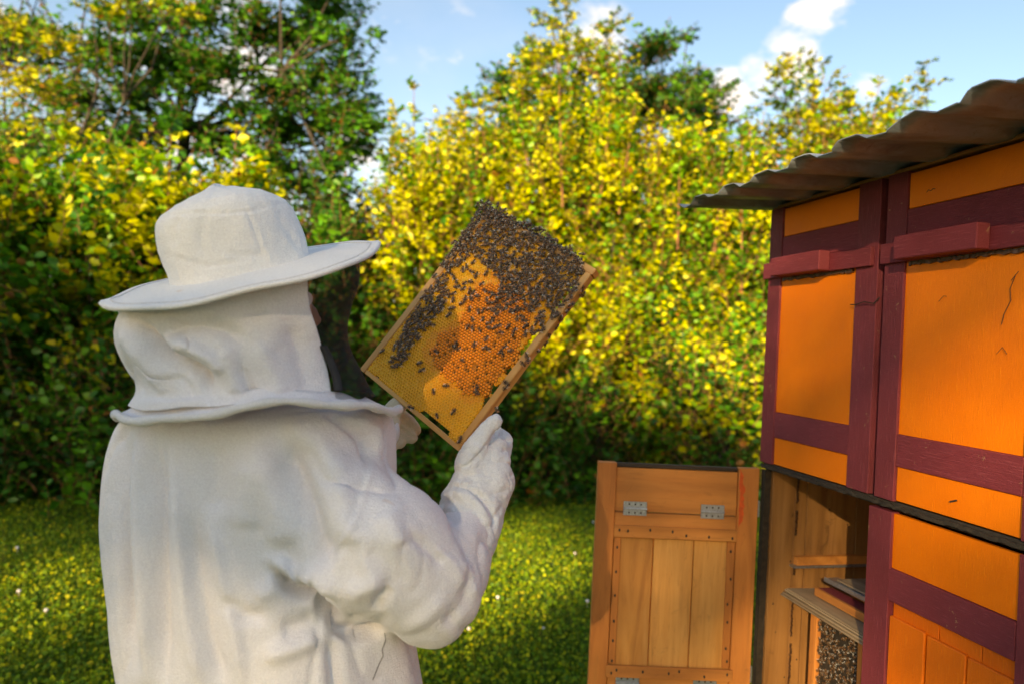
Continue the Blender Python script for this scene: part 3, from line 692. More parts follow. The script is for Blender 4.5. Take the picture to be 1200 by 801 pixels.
bobj('board_face', cube_bm(-.11, .16, -.06, .1, 0, .005, .001), M['grey_wood'], pb); bobj('batten', cube_bm(-.06, .16, -.056, -.04, -.02, -.0005, .001), M['wood_h'], pb)
# ---- opened lower door (inner side seen), hinged on the far corner
DR = empty('open_door', mat=None); DR.parent = HB
Minv = MH.inverted()
DR.matrix_local = Minv @ Matrix.Translation((.6945, 2.047, 0)) @ Matrix.Rotation(rad(181.0), 4, 'Z')
# local: x from hinge to free edge (0..447), y towards the meadow (-y = towards the camera is +y here)
def db(name, x0, x1, y0, y1, z0, z1, m, parent=None, bev=.0012, jit=.0008):
    return bobj(name, cube_bm(x0, x1, y0, y1, z0, z1, bev, 1, jit), M[m], parent or DR)
DW = .443
db('stile', 0, .056, -.012, .012, .575, 1.285, 'wood_v'); db('stile', DW-.050, DW, -.012, .012, .575, 1.285, 'wood_v')
fb = db('flap_board', .0575, DW-.0515, -.010, .004, 1.152, 1.272, 'wood_h')
db('top_rail', .0575, DW-.0515, -.011, .0035, 1.2735, 1.284, 'nail')
db('rail', .0575, DW-.0515, -.011, .009, 1.094, 1.1495, 'wood_h')
db('painted_back', .0575, DW-.0515, -.0115, -.006, .58, 1.093, 'orange_v')
pw = (DW-.109-.0)/3
for i in range(3): db('plank', .0575+i*pw+(.0012 if i else 0), .0575+(i+1)*pw-.0012, -.005, .0025, .70, 1.0935, 'plank', bev=.0012, jit=.0002)
db('nail_batten', .058, .078, .003, .0105, .735, 1.093, 'wood_v'); db('nail_batten', DW-.072, DW-.052, .003, .0105, .735, 1.093, 'wood_v')
db('nail_batten', .056, DW-.050, .0125, .0185, 1.083, 1.116, 'wood_h'); db('nail_batten', .050, DW-.045, .0125, .0185, .702, .734, 'wood_h')
db('rail', .0575, DW-.0515, -.011, .009, .672, .7015, 'wood_h'); db('flap_board', .0575, DW-.0515, -.010, .004, .58, .669, 'wood_h')
def nailh(x, y, z):
    bm = bmesh.new(); bmesh.ops.create_uvsphere(bm, u_segments=8, v_segments=5, radius=1); bmesh.ops.scale(bm, vec=(.0030, .0009, .0046), verts=bm.verts[:])
    bobj('nail', bm, M['nail'], DR, (x, y, z))
for z in (1.05, .985, .92, .855, .79, .745): nailh(.068+random.uniform(-.003, .003), .0108, z+random.uniform(-.01, .01)); nailh(DW-.062, .0108, z+random.uniform(-.01, .01))
for x in (.07, .13, .2, .225, .29, .36, .385): nailh(x+random.uniform(-.008, .008), .0188, 1.1+random.uniform(-.008, .008)); nailh(x+random.uniform(-.01, .012), .0188, .718+random.uniform(-.007, .007))
def hinge(x, z, w=.064, y=.0195, parent=DR):
    y = .0065 if z > 1.1 else .0095
    h = db('hinge', x-w/2, x+w/2, y+.003, y+.0046, z-.019, z-.001, 'hinge', parent, .0004, 0)
    db('hinge_leaf', x-w/2, x+w/2, y+.003, y+.0046, z+.001, z+.019, 'hinge', h, .0004, 0)
    bm = bmesh.new(); polytube(bm, [(x-w/2, y+.0055, z), (x+w/2, y+.0055, z)], .0032, 8); bobj('hinge_pin', bm, M['hinge'], h)
    for sx in (-.6, 0, .6):
        for sz in (-.0115, .0115):
            bm = bmesh.new(); bmesh.ops.create_uvsphere(bm, u_segments=8, v_segments=5, radius=.0026); bmesh.ops.scale(bm, vec=(1, .4, 1), verts=bm.verts[:])
            bobj('screw', bm, M['nail'], h, (x+sx*w/2*.85, y+.0047, z+sz))
for x in (.124, .337): hinge(x, 1.162); hinge(x, .686)
def smear(x0, x1, z0, z1, y=.0123):
    bm = bmesh.new(); n = 16; L_, R_ = [], []
    for i in range(n+1):
        t = i/n; w = math.sin(math.pi*min(1, t*1.02+.01))**.4
        L_.append(bm.verts.new((x0+(x1-x0)*random.uniform(0, .25), y, z0+(z1-z0)*t))); R_.append(bm.verts.new((x0+(x1-x0)*(random.uniform(.55, 1)*w), y, z0+(z1-z0)*t)))
    for i in range(n): bm.faces.new((L_[i], R_[i], R_[i+1], L_[i+1]))
    bobj('paint_smear', bm, M['red_smear'], DR)
smear(.056, .034, 1.12, 1.283); smear(DW-.050, DW-.032, 1.19, 1.283); smear(DW-.1, DW-.33, .6695, .6745, .0095)
# side hinge plates between door and hive
for z in (1.175, .72):
    bobj('side_hinge', cube_bm(-.006, .006, -.002, .010, z-.022, z+.022, .001), M['hinge'], DR)
# wire hook, and thin dark tubes for cracks and marks on the closed doors
def wire(pts, r, name='wire_hook', m='nail'):
    bm = bmesh.new(); polytube(bm, pts, r, 6); bobj(name, bm, M[m], HB)
wire([(.345, -.003, 1.723), (.37, -.008, 1.722), (.40, -.010, 1.727), (.425, -.006, 1.722), (.438, -.002, 1.735)], .0014)
wire([(.772, .0035, 1.76), (.762, .003, 1.735), (.765, .003, 1.715), (.752, .003, 1.69), (.748, .003, 1.672)], .0006, 'dark_panel_mark')
wire([(.777, .0035, 1.765), (.771, .003, 1.758), (.764, .003, 1.75)], .0006, 'dark_panel_mark')
wire([(.60, .0035, 1.72), (.612, .003, 1.73), (.62, .003, 1.729)], .0005, 'dark_panel_mark')
wire([(.655, -.0005, 1.335), (.66, .002, 1.337), (.667, .003, 1.34)], .0018, 'dark_panel_mark')
wire([(.74, .0035, 1.62), (.752, .003, 1.632), (.762, .003, 1.62)], .0005, 'dark_panel_mark')
wire([(.555, .0035, 1.945), (.560, .003, 1.949), (.566, .0035, 1.946), (.571, .003, 1.949), (.577, .0035, 1.948)], .0007, 'dark_panel_mark')
def roof():
    s0, s1 = -.095, W_+.12; d0, d1 = -.256, .62; pitch = .148; amp = .0145
    prof = []
    k = 0; x = s0
    pts = []
    ph = .065-pitch
    while ph < s1+pitch:
        for dx, z in ((-.052, 0), (-.047, .001), (-.030, amp*.92), (-.024, amp), (.012, amp*1.02), (.020, amp*.92), (.050, .001), (.056, 0)): pts.append((ph+dx, z))
        ph += pitch
    pts = [p for p in pts if s0 <= p[0] <= s1]
    nd_ = 16; V = []; r = random.Random(3)
    for j in range(nd_+1):
        d = d0+(d1-d0)*j/nd_
        for i, (s, z) in enumerate(pts):
            dz = .055*(d-d0)-.002+.0025*noise.noise(Vector((s*6, d*5, 0)))
            if j == 0: dz += r.uniform(-.002, .002)
            V.append((s+.002*noise.noise(Vector((s*9, d*4, 5))), d+(r.uniform(-.004, .004) if j == 0 else 0), 1.991+z+dz))
    n = len(pts); V = np.array(V); I = np.arange(n*(nd_+1)).reshape(nd_+1, n)
    F = np.stack([I[:-1, :-1], I[:-1, 1:], I[1:, 1:], I[1:, :-1]], -1).reshape(-1, 4)
    o = link('roof_sheet', npmesh('roof_sheet', V, [F]), M['roof'], HB)
    md = o.modifiers.new('thickness', 'SOLIDIFY'); md.thickness = .0022; md.offset = 1
    hb('roof_batten', 0.0, W_-.03, .03, .06, 2.0085, 2.010, 'inside_d', bev=0)
roof()

# ------------------------------------------------------------------ honeycomb cells (hexagonal geometry, joined)
def comb_mesh(name, centers, kinds, zoff, cell, cols, depth=.0028):
    """kinds: 0 open cell, 1 capped brood dome, 2 flat cap, 3 deep dark cell"""
    V = []; F4 = []; F3 = []; CC = []; nv = 0; Rr = cell/math.sqrt(3)
    ang = [math.pi/6+math.pi/3*k for k in range(6)]; cs = np.array([[math.cos(a), math.sin(a)] for a in ang])
    for (x, y), kd, z0, c in zip(centers, kinds, zoff, cols):
        outer = np.c_[x+cs[:, 0]*Rr, y+cs[:, 1]*Rr, np.full(6, z0)]
        back = outer.copy(); back[:, 2] = .0042
        c = np.array(c)
        if kd == 1:
            h = random.uniform(.0024, .0036)
            m1 = np.c_[x+cs[:, 0]*Rr*.80, y+cs[:, 1]*Rr*.80, np.full(6, z0+h*.45)]; m2 = np.c_[x+cs[:, 0]*Rr*.50, y+cs[:, 1]*Rr*.50, np.full(6, z0+h*.9)]
            top = np.array([[x, y, z0+h]]); verts = np.concatenate([outer, m1, m2, top, back])
            for k in range(6):
                k2 = (k+1) % 6
                F4 += [(nv+k, nv+k2, nv+6+k2, nv+6+k), (nv+6+k, nv+6+k2, nv+12+k2, nv+12+k), (nv+k2, nv+k, nv+19+k, nv+19+k2)]; F3.append((nv+12+k, nv+12+k2, nv+18))
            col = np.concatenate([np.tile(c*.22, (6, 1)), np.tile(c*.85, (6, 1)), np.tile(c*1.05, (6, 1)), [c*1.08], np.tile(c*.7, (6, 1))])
        else:
            q = {0: .80, 2: .86, 3: .80}[kd]; dp = {0: depth, 2: .0005, 3: depth*2.0}[kd]
            inn = np.c_[x+cs[:, 0]*Rr*q, y+cs[:, 1]*Rr*q, np.full(6, z0)]; bot = inn.copy(); bot[:, :2] = bot[:, :2]*.0+np.c_[x+cs[:, 0]*Rr*q*.86, y+cs[:, 1]*Rr*q*.86]; bot[:, 2] = z0-dp
            verts = np.concatenate([outer, inn, bot, back])
            for k in range(6):
                k2 = (k+1) % 6
                F4 += [(nv+k, nv+k2, nv+6+k2, nv+6+k), (nv+6+k, nv+6+k2, nv+12+k2, nv+12+k), (nv+k2, nv+k, nv+18+k, nv+18+k2)]
            F4 += [(nv+12, nv+13, nv+14, nv+15), (nv+12, nv+15, nv+16, nv+17)]
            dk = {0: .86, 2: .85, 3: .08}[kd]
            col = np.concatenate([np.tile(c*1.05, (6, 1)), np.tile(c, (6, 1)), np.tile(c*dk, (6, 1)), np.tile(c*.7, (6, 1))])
        V.append(verts); CC.append(col); nv += len(verts)
    return npmesh(name, np.concatenate(V), [np.array(F4), np.array(F3) if F3 else []], np.clip(np.concatenate(CC), 0, 1))
# bee
def bee_mesh(name='honey_bee', lod=1):
    bm = bmesh.new(); cl = bm.verts.layers.float_color.new('Col')
    def ell(c, r, colf, seg=8, rg=6, rot=0):
        g = bmesh.ops.create_uvsphere(bm, u_segments=seg, v_segments=rg, radius=1)['verts']
        for v in g:
            p = Vector((v.co.z, v.co.y, -v.co.x)); col = colf(p)
            v.co = Vector((p.x*r[0], p.y*r[1], p.z*r[2])); v.co.rotate(Matrix.Rotation(rot, 3, 'Y')); v.co += Vector(c); v[cl] = (*col, 1)
    dk = (.022, .012, .007); br = (.26, .11, .03)
    ell((-.0036, 0, .0022), (.0040, .0021, .0020), lambda p: dk if int((p.x+1)*4.6) % 2 == 0 else br, 8, 10, .12)
    ell((.0016, 0, .0027), (.0021, .0020, .0020), lambda p: (.17, .10, .04) if p.z > .1 else (.06, .035, .02))
    ell((.0044, 0, .0023), (.0012, .0017, .0016), lambda p: (.022, .016, .012))
    nb = len(bm.faces)
    for s in (-1, 1):      # legs, antennae
        for x0, x1 in ((.0028, .0048), (.0016, .0014), (.0006, -.0026)):
            a = [(x0, s*.001, .002), ((x0+x1)/2, s*.0036, .0030), (x1, s*.0046, .0001)]
            n0 = len(bm.verts); polytube(bm, a, [.00035, .0003, .0002], 3, False)
            bm.verts.ensure_lookup_table()
            for v in bm.verts[n0:]: v[cl] = (.03, .018, .012, 1)
        n0 = len(bm.verts); polytube(bm, [(.0052, s*.0006, .0028), (.0066, s*.0018, .0034)], [.0002, .00015], 3, False); bm.verts.ensure_lookup_table()
        for v in bm.verts[n0:]: v[cl] = (.02, .015, .01, 1)
    wf = []
    for s in (-1, 1):      # wings folded back over the abdomen
        for (pts, z) in (([(.0016, .0008), (-.0020, .0034), (-.0062, .0040), (-.0078, .0026), (-.0060, .0010)], .0048), ([(.0008, .0010), (-.0015, .0042), (-.0046, .0046), (-.0040, .0018)], .0044)):
            vv = [bm.verts.new((x, s*y, z-.0004*i)) for i, (x, y) in enumerate(pts)]
            for v in vv: v[cl] = (.4, .35, .3, 1)
            wf.append(bm.faces.new(vv if s > 0 else vv[::-1]))
    for f in bm.faces: f.smooth = True
    for f in wf: f.material_index = 1; f.smooth = False
    me = bpy.data.meshes.new(name); bm.to_mesh(me); bm.free(); me.materials.append(M['bee']); me.materials.append(M['wing'])
    return me
BEE = bee_mesh()

# ---- the frame in the beekeeper's hands
ex = Vector((.5647, .0855, .8208)).normalized(); ey = Vector((.7354, -.5034, -.4535)); ey = (ey-ex*ex.dot(ey)).normalized(); ez = ey.cross(ex)
FC = Vector((-.072, 1.417, .032+EYE)); FM = Matrix((ey, ex, ez)).transposed().to_4x4(); FM.translation = FC   # local x = short side (down right), y = long side (up), z = to camera
FWd, FLn = .287, .410
HF = empty('honeycomb_frame', mat=FM)
tag(HF, 'wooden hive frame with yellow comb and bees held up by the beekeeper', 'hive frame')
Finv = FM.inverted()
def fpx(px, py, z=.0105):                       # photo pixel -> point of the comb plane in frame coordinates
    o_ = Finv @ Vector((0, 0, EYE)); d_ = Finv.to_3x3() @ ray(px, py); t = (z-o_.z)/d_.z; q = o_+d_*t; return q.x, q.y
def c1(x, y): return (400+x/2.503, 220+y/2.503)
hx, hy = FWd/2, FLn/2
bw = .0148
def fb_(name, x0, x1, y0, y1, z0, z1, m): return bobj(name, cube_bm(x0, x1, y0, y1, z0, z1, .0012, 2, .0006), M[m], HF)
fb_('side_bar', -hx, -hx+bw, -hy, hy-.010, -.009, .012, 'frame_wood')
fb_('side_bar', hx-bw+.001, hx, -hy+.009, hy-.012, -.009, .012, 'frame_wood')
fb_('bottom_bar', -hx+bw+.0002, hx, -hy, -hy+.0088, -.009, .0115, 'frame_wood_x')
fb_('top_bar', -hx-.002, hx+.002, hy-.0115, hy+.001, -.010, .0125, 'frame_wood_x')
def inpoly(P, poly):
    x, y = P; c = False; n = len(poly); j = n-1
    for i in range(n):
        if (poly[i][1] > y) != (poly[j][1] > y) and x < (poly[j][0]-poly[i][0])*(y-poly[i][1])/(poly[j][1]-poly[i][1])+poly[i][0]: c = not c
        j = i
    return c
brood = [fpx(*c1(*p)) for p in [(262, 478), (290, 430), (350, 400), (360, 350), (400, 290), (450, 280), (520, 300), (560, 360), (545, 420), (520, 470), (515, 510), (470, 545), (430, 605), (365, 610), (340, 580), (310, 555), (275, 520)]]
bcx, bcy = fpx(*c1(420, 470))
def build_comb():
    cell = .0063; rows = int(FLn/(cell*.866))+2; cen = []; kinds = []; zo = []; cols = []
    ix0, ix1, iy0, iy1 = -hx+bw, hx-bw+.001, -hy+.0088, hy-.012
    hyy = [fpx(*c1(*p))[1] for p in ((482, 615), (521, 557), (456, 652), (560, 500), (598, 440), (640, 370), (690, 290))]
    holes = [(*fpx(*c1(98, 562)), .0115, .0075), (ix1-.004, hyy[0], .0085, .0105), (ix1-.004, hyy[1], .0085, .0105), (ix1-.002, hyy[2], .0075, .011), (*fpx(*c1(146, 598)), .0035, .0035), (ix0+.004, .16, .006, .008)]
    slit1 = ((fpx(*c1(238, 655))[0], iy0+.003), (fpx(*c1(316, 712))[0], iy0+.003)); slit2 = ((ix1-.003, hyy[3]), (ix1-.003, hyy[4])); slit3 = ((ix1-.003, hyy[5]), (ix1-.003, hyy[6]))
    def seg(p, s):
        a = Vector(s[0]); b = Vector(s[1]); q = Vector(p); t = max(0, min(1, (q-a).dot(b-a)/(b-a).length_squared)); return (q-(a+(b-a)*t)).length
    for j in range(rows):
        y = iy0+j*cell*.866+.001
        if y > iy1-.0022: break
        for i in range(int(FWd/cell)+2):
            x = ix0+.0012+i*cell+(cell/2 if j % 2 else 0)
            if x > ix1-.001: break
            if any(((x-a)/c)**2+((y-b)/d)**2 < 1 for a, b, c, d in holes): continue
            if seg((x, y), slit1) < .0055 or seg((x, y), slit2) < .0058 or seg((x, y), slit3) < .005: continue
            n = noise.noise(Vector((x*40, y*40, 1))); n2 = noise.noise(Vector((x*110, y*110, 7)))
            z = .0105+.0012*noise.noise(Vector((x*14, y*14, 3)))
            db_ = math.hypot((x-bcx)*1.0, (y-bcy)*.75)
            inb = inpoly((x+n*.008, y+n2*.006), brood)
            edge = inpoly((bcx+(x-bcx)*.84, bcy+(y-bcy)*.84-.004), brood)
            base = np.array((1.0, .48, .010))*(1+.10*n)
            if inb and random.random() < .90+.05*n:
                kd = 1; col = np.array((.98, .29, .016))*(1+.18*n2+random.uniform(-.08, .08)); z += .0008
            elif inb: kd = 3 if random.random() < .75 else 0; col = np.array((.62, .22, .02))
            elif edge and random.random() < .85: kd = 2 if random.random() < .35 else 0; col = np.array((.98, .38, .012))*(1+.1*n2)
            else:
                kd = 0; t = max(0, min(1, (db_-.06)/.10)); warm = max(0, min(1, .6-(y-bcy)*2+n))
                col = base*t+np.array((.99, .42, .010))*(1-t); r_ = random.random()
                if r_ < .18: kd = 2
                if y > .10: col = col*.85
            cen.append((x, y)); kinds.append(kd); zo.append(z); cols.append(col)
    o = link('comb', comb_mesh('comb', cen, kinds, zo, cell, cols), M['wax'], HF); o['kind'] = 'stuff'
    # back of the comb, same outline, closes the cells
    V = []; F = []; nv = 0; Rr = cell/math.sqrt(3)*1.02
    for (x, y) in cen:
        V += [(x+math.cos(math.pi/6+math.pi/3*k)*Rr, y+math.sin(math.pi/6+math.pi/3*k)*Rr, .0040) for k in range(6)]; F += [(nv, nv+3, nv+2, nv+1), (nv, nv+5, nv+4, nv+3)]; nv += 6
    o = link('comb_back', npmesh('comb_back', V, [F], np.tile((.55, .30, .03), (len(V), 1))), M['wax'], HF); o['kind'] = 'stuff'
build_comb()
def bees_on_frame():
    r = random.Random(11)
    dense = [[c1(*p) for p in poly] for poly in (
        [(408, 62), (440, 60), (560, 115), (700, 205), (712, 250), (690, 300), (655, 350), (628, 395), (590, 432), (560, 400), (520, 385), (480, 380), (450, 375), (425, 355), (440, 320), (470, 280), (440, 235), (415, 215), (385, 190), (360, 215), (320, 250), (300, 300), (270, 290), (300, 240), (330, 175), (365, 130)],
        [(262, 290), (312, 300), (310, 340), (285, 372), (252, 400), (232, 440), (205, 470), (190, 510), (150, 528), (140, 500), (165, 450), (190, 400), (228, 335)])]
    top_poly = [c1(*p) for p in [(400, 48), (450, 45), (600, 130), (720, 195), (705, 225), (560, 150), (440, 90), (405, 85)]]
    pts = []
    def add(px, py, lift=0, ang=None, mind=.0052):
        x, y = fpx(px, py, .0135)
        for (a, b, l, _) in pts:
            if abs(l-lift) < .002 and math.hypot(x-a, y-b) < mind: return False
        pts.append((x, y, lift, r.uniform(0, 6.28) if ang is None else ang)); return True
    for poly, n, md in ((dense[0], 2600, .0062), (dense[1], 700, .0058)):
        xs = [p[0] for p in poly]; ys = [p[1] for p in poly]
        for _ in range(n):
            px, py = r.uniform(min(xs), max(xs)), r.uniform(min(ys), max(ys))
            if inpoly((px, py), poly) and (r.random() > (py-320)/75 or poly is dense[1]): add(px, py, 0, r.gauss(1.2, 1.0)+(math.pi if r.random() < .4 else 0), md)
    for _ in range(520):       # second layer where the cluster is thick, and over the top bar
        poly = dense[0] if r.random() < .35 else top_poly
        xs = [p[0] for p in poly]; ys = [p[1] for p in poly]; px, py = r.uniform(min(xs), max(xs)), r.uniform(min(ys), max(ys))
        if inpoly((px, py), poly): add(px, py, .0042, None, .0095 if poly is dense[0] else .0066)
    # around the dense edge, thinning out
    for (x, y, s, n) in ((400, 300, 40, 14), (440, 370, 40, 16), (550, 410, 22, 10), (350, 250, 35, 16), (545, 500, 10, 3), (470, 400, 50, 10), (250, 370, 20, 6), (300, 300, 22, 30), (285, 330, 18, 18)):
        for _ in range(n): add(*c1(x+r.gauss(0, s), y+r.gauss(0, s)), 0, None, .008)
    for p in [(230, 515), (238, 535), (280, 480), (338, 460), (345, 470), (330, 468), (390, 460), (432, 400), (372, 410), (386, 414), (352, 340), (315, 375), (470, 425), (425, 442), (432, 472), (420, 470), (465, 485), (474, 482), (355, 506), (270, 595), (306, 580), (282, 668), (328, 657), (396, 600), (484, 585), (487, 572), (456, 650), (350, 740), (535, 515), (545, 490), (440, 310), (205, 645), (500, 340), (520, 365), (398, 590)]:
        add(*c1(*p), 0, None, .004)
    for p in [(120, 480, .0135), (300, 225, .0135), (360, 130, .0135), (330, 185, .0135), (675, 345, .0135)]:
        x, y = fpx(*c1(p[0], p[1]), .0135); pts.append((x, y, .0, r.uniform(0, 6)))
    for _ in range(9):        # on the outer side of the left bar, upper half
        y = r.uniform(.04, hy); pts.append((-hx+r.uniform(-.004, .010), y, .002, r.uniform(1.2, 1.9)))
    mats = []
    for (x, y, l, a) in pts:
        onbar = x < -hx+bw or x > hx-bw or y > hy-.012; z = (.0136 if onbar else .0122)+l
        Mx = Matrix.Translation((x, y, z)) @ Matrix.Rotation(a, 4, 'Z') @ Matrix.Rotation(r.gauss(0, .16)-(.1 if l else 0), 4, 'Y') @ Matrix.Rotation(r.gauss(0, .2), 4, 'X') @ Matrix.Scale(r.uniform(.95, 1.2), 4)
        mats.append(Mx)
    for _ in range(60):        # crest of the cluster over the top bar
        x = r.uniform(-hx, hx*.80); t = r.uniform(0, 1); mats.append(Matrix.Translation((x, hy+.0015+.004*t*r.random(), .010-t*.02)) @ Matrix.Rotation(-math.pi/2, 4, 'X') @ Matrix.Rotation(r.uniform(0, 6.28), 4, 'Z') @ Matrix.Scale(1.05, 4))
    for _ in range(10):        # outer side of the right bar
        mats.append(Matrix.Translation((hx+.0008, r.uniform(.02, hy-.01), r.uniform(-.01, .01))) @ Matrix.Rotation(math.pi/2, 4, 'Y') @ Matrix.Rotation(r.uniform(0, 6.28), 4, 'Z'))
    r.shuffle(mats)
    def zone(Mx):
        x, y, z = Mx.translation
        if abs(z) > .02 or y > hy-.012: return 3, 'brown honey bee in the crust of bees over the top bar of the held frame', 'honey bees on the top bar of the held frame'
        if x < -hx+bw+.001: return 2, 'brown honey bee on the wooden left side bar of the held frame', 'honey bees on the left bar of the held frame'
        if x > hx-bw-.001: return 2, 'brown honey bee on the wooden right side bar of the held frame', 'honey bees on the right bar of the held frame'
        if inpoly((x, y), brood): return 1, 'brown honey bee walking on the orange capped brood of the held comb', 'honey bees on the orange brood patch'
        if y > .02: return 4, 'brown honey bee in the dense crowd on the upper half of the held comb', 'honey bees crowding the upper comb'
        if x < -.045: return 2, 'brown honey bee in the band of bees down the left edge of the held comb', 'honey bees along the left edge of the comb'
        return 0, 'brown honey bee alone on the yellow comb near the bottom of the held frame', 'honey bees on the lower yellow comb'
    lone = sorted(mats, key=lambda m: zone(m)[0])
    for Mx in lone[:300]:
        o = link('honey_bee', BEE); o.matrix_world = FM @ Mx; _, lab, grp = zone(Mx)
        tag(o, lab, 'bee', grp)
    vs0 = np.empty(len(BEE.vertices)*3, np.float32); BEE.vertices.foreach_get('co', vs0); vs0 = vs0.reshape(-1, 3)
    cb0 = np.empty(len(BEE.vertices)*4, np.float32); BEE.color_attributes['Col'].data.foreach_get('color', cb0); cb0 = cb0.reshape(-1, 4)[:, :3]
    def swarm(name, ms, label, world_=True):
        V = []; Cc = []; FL = {}; MI = {}
        for i, Mx in enumerate(ms):
            A = np.array(FM @ Mx if world_ else Mx); V.append(vs0 @ A[:3, :3].T+A[:3, 3]); Cc.append(cb0)
            for p in BEE.polygons:
                FL.setdefault(len(p.vertices), []).append([q+i*len(vs0) for q in p.vertices]); MI.setdefault(len(p.vertices), []).append(p.material_index)
        keys = sorted(FL); me = npmesh(name, np.concatenate(V), [np.array(FL[k]) for k in keys], np.concatenate(Cc), True)
        me.materials.append(M['bee']); me.materials.append(M['wing']); me.polygons.foreach_set('material_index', np.concatenate([MI[k] for k in keys]).astype(np.int32))
        o = link(name, me); return tag(o, label, 'bees', None, 'stuff')
    print('bees', len(mats))
    if len(lone) > 300: swarm('bee_cluster', lone[300:], 'dense mass of honey bees crowding the top of the comb')
    # bees on the brood frame inside the open compartment
    ms = []
    for i in range(480):
        s = r.uniform(.165, .318); z = r.uniform(.62, .938)
        ms.append(MH @ Matrix.Translation((s, .084+r.uniform(0, .003), z)) @ Matrix.Rotation(math.pi/2, 4, 'X') @ Matrix.Rotation(r.uniform(0, 6.28), 4, 'Z') @ Matrix.Rotation(r.gauss(0, .2), 4, 'X'))
    swarm('bee_cluster', ms, 'dark mass of bees on the frame inside the open hive', False)
bees_on_frame()
BF = inroot('hive_frame', .24, .10, .62, 'wooden frame standing inside the open hive covered with dark bees', 'hive frame')
bobj('end_bar', cube_bm(-.104, -.078, -.022, .006, 0, .322, .001), M['wood_v'], BF); bobj('end_bar', cube_bm(.080, .095, -.022, .006, 0, .322, .001), M['wood_v'], BF)
bobj('top_bar', cube_bm(-.0775, .0795, -.012, .006, .305, .322, .001), M['wood_h'], BF); bobj('comb', cube_bm(-.0775, .0795, -.010, .004, .0, .3045, .002), M['tar'], BF)

# ------------------------------------------------------------------ beekeeper
PK = empty('person', (W(300, 500, 1.2).x, 1.2, 0))
tag(PK, 'beekeeper seen from behind in white jacket, hat, black veil and gloves holding a comb frame', 'person')
PL = Vector(PK.location)
def balls(bm, chain, step=.35, flat=None):
    """chain of (Vector, r): overlapping spheres"""
    for (a, ra), (b, rb) in zip(chain, chain[1:]):
        d = (b-a).length; n = max(1, int(d/(min(ra, rb)*step)))
        for i in range(n+1):
            t = i/n; r_ = ra+(rb-ra)*t; p = a.lerp(b, t)
            g = bmesh.ops.create_icosphere(bm, subdivisions=3 if r_ > .03 else 2, radius=r_)['verts']
            for v in g:
                if flat: v.co -= flat[0]*v.co.dot(flat[0])*(1-flat[1])
                v.co += p
def loft(bm, rings, cap=True):
    R_ = [[bm.verts.new(p) for p in ring] for ring in rings]; n = len(R_[0])
    for A, B in zip(R_, R_[1:]):
        for k in range(n): bm.faces.new((A[k], A[(k+1) % n], B[(k+1) % n], B[k]))
    if cap: bm.faces.new(R_[0][::-1]); bm.faces.new(R_[-1])
def remesh(bm, voxel):
    bmesh.ops.recalc_face_normals(bm, faces=bm.faces[:])
    me = bpy.data.meshes.new('tmp'); bm.to_mesh(me); bm.free(); o = bpy.data.objects.new('tmp', me); C.objects.link(o)
    md = o.modifiers.new('r', 'REMESH'); md.mode = 'VOXEL'; md.voxel_size = voxel
    dg = bpy.context.evaluated_depsgraph_get(); ev = o.evaluated_get(dg); m2 = bpy.data.meshes.new_from_object(ev)
    bpy.data.objects.remove(o); bpy.data.meshes.remove(me); return m2
def getv(me):
    a = np.empty(len(me.vertices)*3, np.float32); me.vertices.foreach_get('co', a); return a.reshape(-1, 3).astype(float)
def getn(me):
    a = np.empty(len(me.vertices)*3, np.float32); me.vertices.foreach_get('normal', a); return a.reshape(-1, 3).astype(float)
def setv(me, V): me.vertices.foreach_set('co', V.astype(np.float32).ravel()); me.update()
def smooth(me, it, lam=.6, mask=None):
    V = getv(me); E = np.empty(len(me.edges)*2, np.int32); me.edges.foreach_get('vertices', E); E = E.reshape(-1, 2)
    n = len(V); deg = np.bincount(E.ravel(), minlength=n)[:, None]
    for _ in range(it):
        S = np.zeros_like(V)
        for k in range(3): S[:, k] = np.bincount(E[:, 0], V[E[:, 1], k], n)+np.bincount(E[:, 1], V[E[:, 0], k], n)
        d = (S/deg-V)*lam; V += d if mask is None else d*mask
    setv(me, V)
def pl_dist(P, poly):
    best = np.full(len(P), 1e9); tt = np.zeros(len(P)); n = len(poly)-1
    for i, (a, b) in enumerate(zip(poly, poly[1:])):
        a = np.array(a, float); b = np.array(b, float); ab = b-a; t = np.clip(((P-a)@ab)/(ab@ab), 0, 1); d = np.linalg.norm(P-(a+t[:, None]*ab), axis=1)
        u = d < best; best[u] = d[u]; tt[u] = (i+t[u])/n
    return best, tt
def folds(me, lst, gain=1.0):
    """each fold: polyline measured on the photo, amplitude in m, width in photo px (sculpted into the near side)"""
    lst = [(a, b*gain, c) for a, b, c in lst]
    V = getv(me); N_ = getn(me); P = project(V); vd = norm(V-np.array([0, 0, EYE])); face = np.clip(-(N_*vd).sum(1)*1.6, 0, 1)
    D = np.zeros(len(V))
    for poly, amp, wid in lst:
        d, t = pl_dist(P, poly); tap = np.clip(np.minimum(t, 1-t)*5+.25, 0, 1); D += amp*np.exp(-(d/wid)**2)*tap
    setv(me, V+N_*(D*face)[:, None])
def wrinkle(me, amp, scale, stretch=(1, 1, 1), seed=0):
    V = getv(me); N_ = getn(me); s = np.array(stretch)*scale
    D = np.array([noise.turbulence(Vector(v*s)+Vector((seed, seed, 0)), 3, False) for v in V])
    D -= D.mean(); setv(me, V+N_*(D*amp)[:, None])
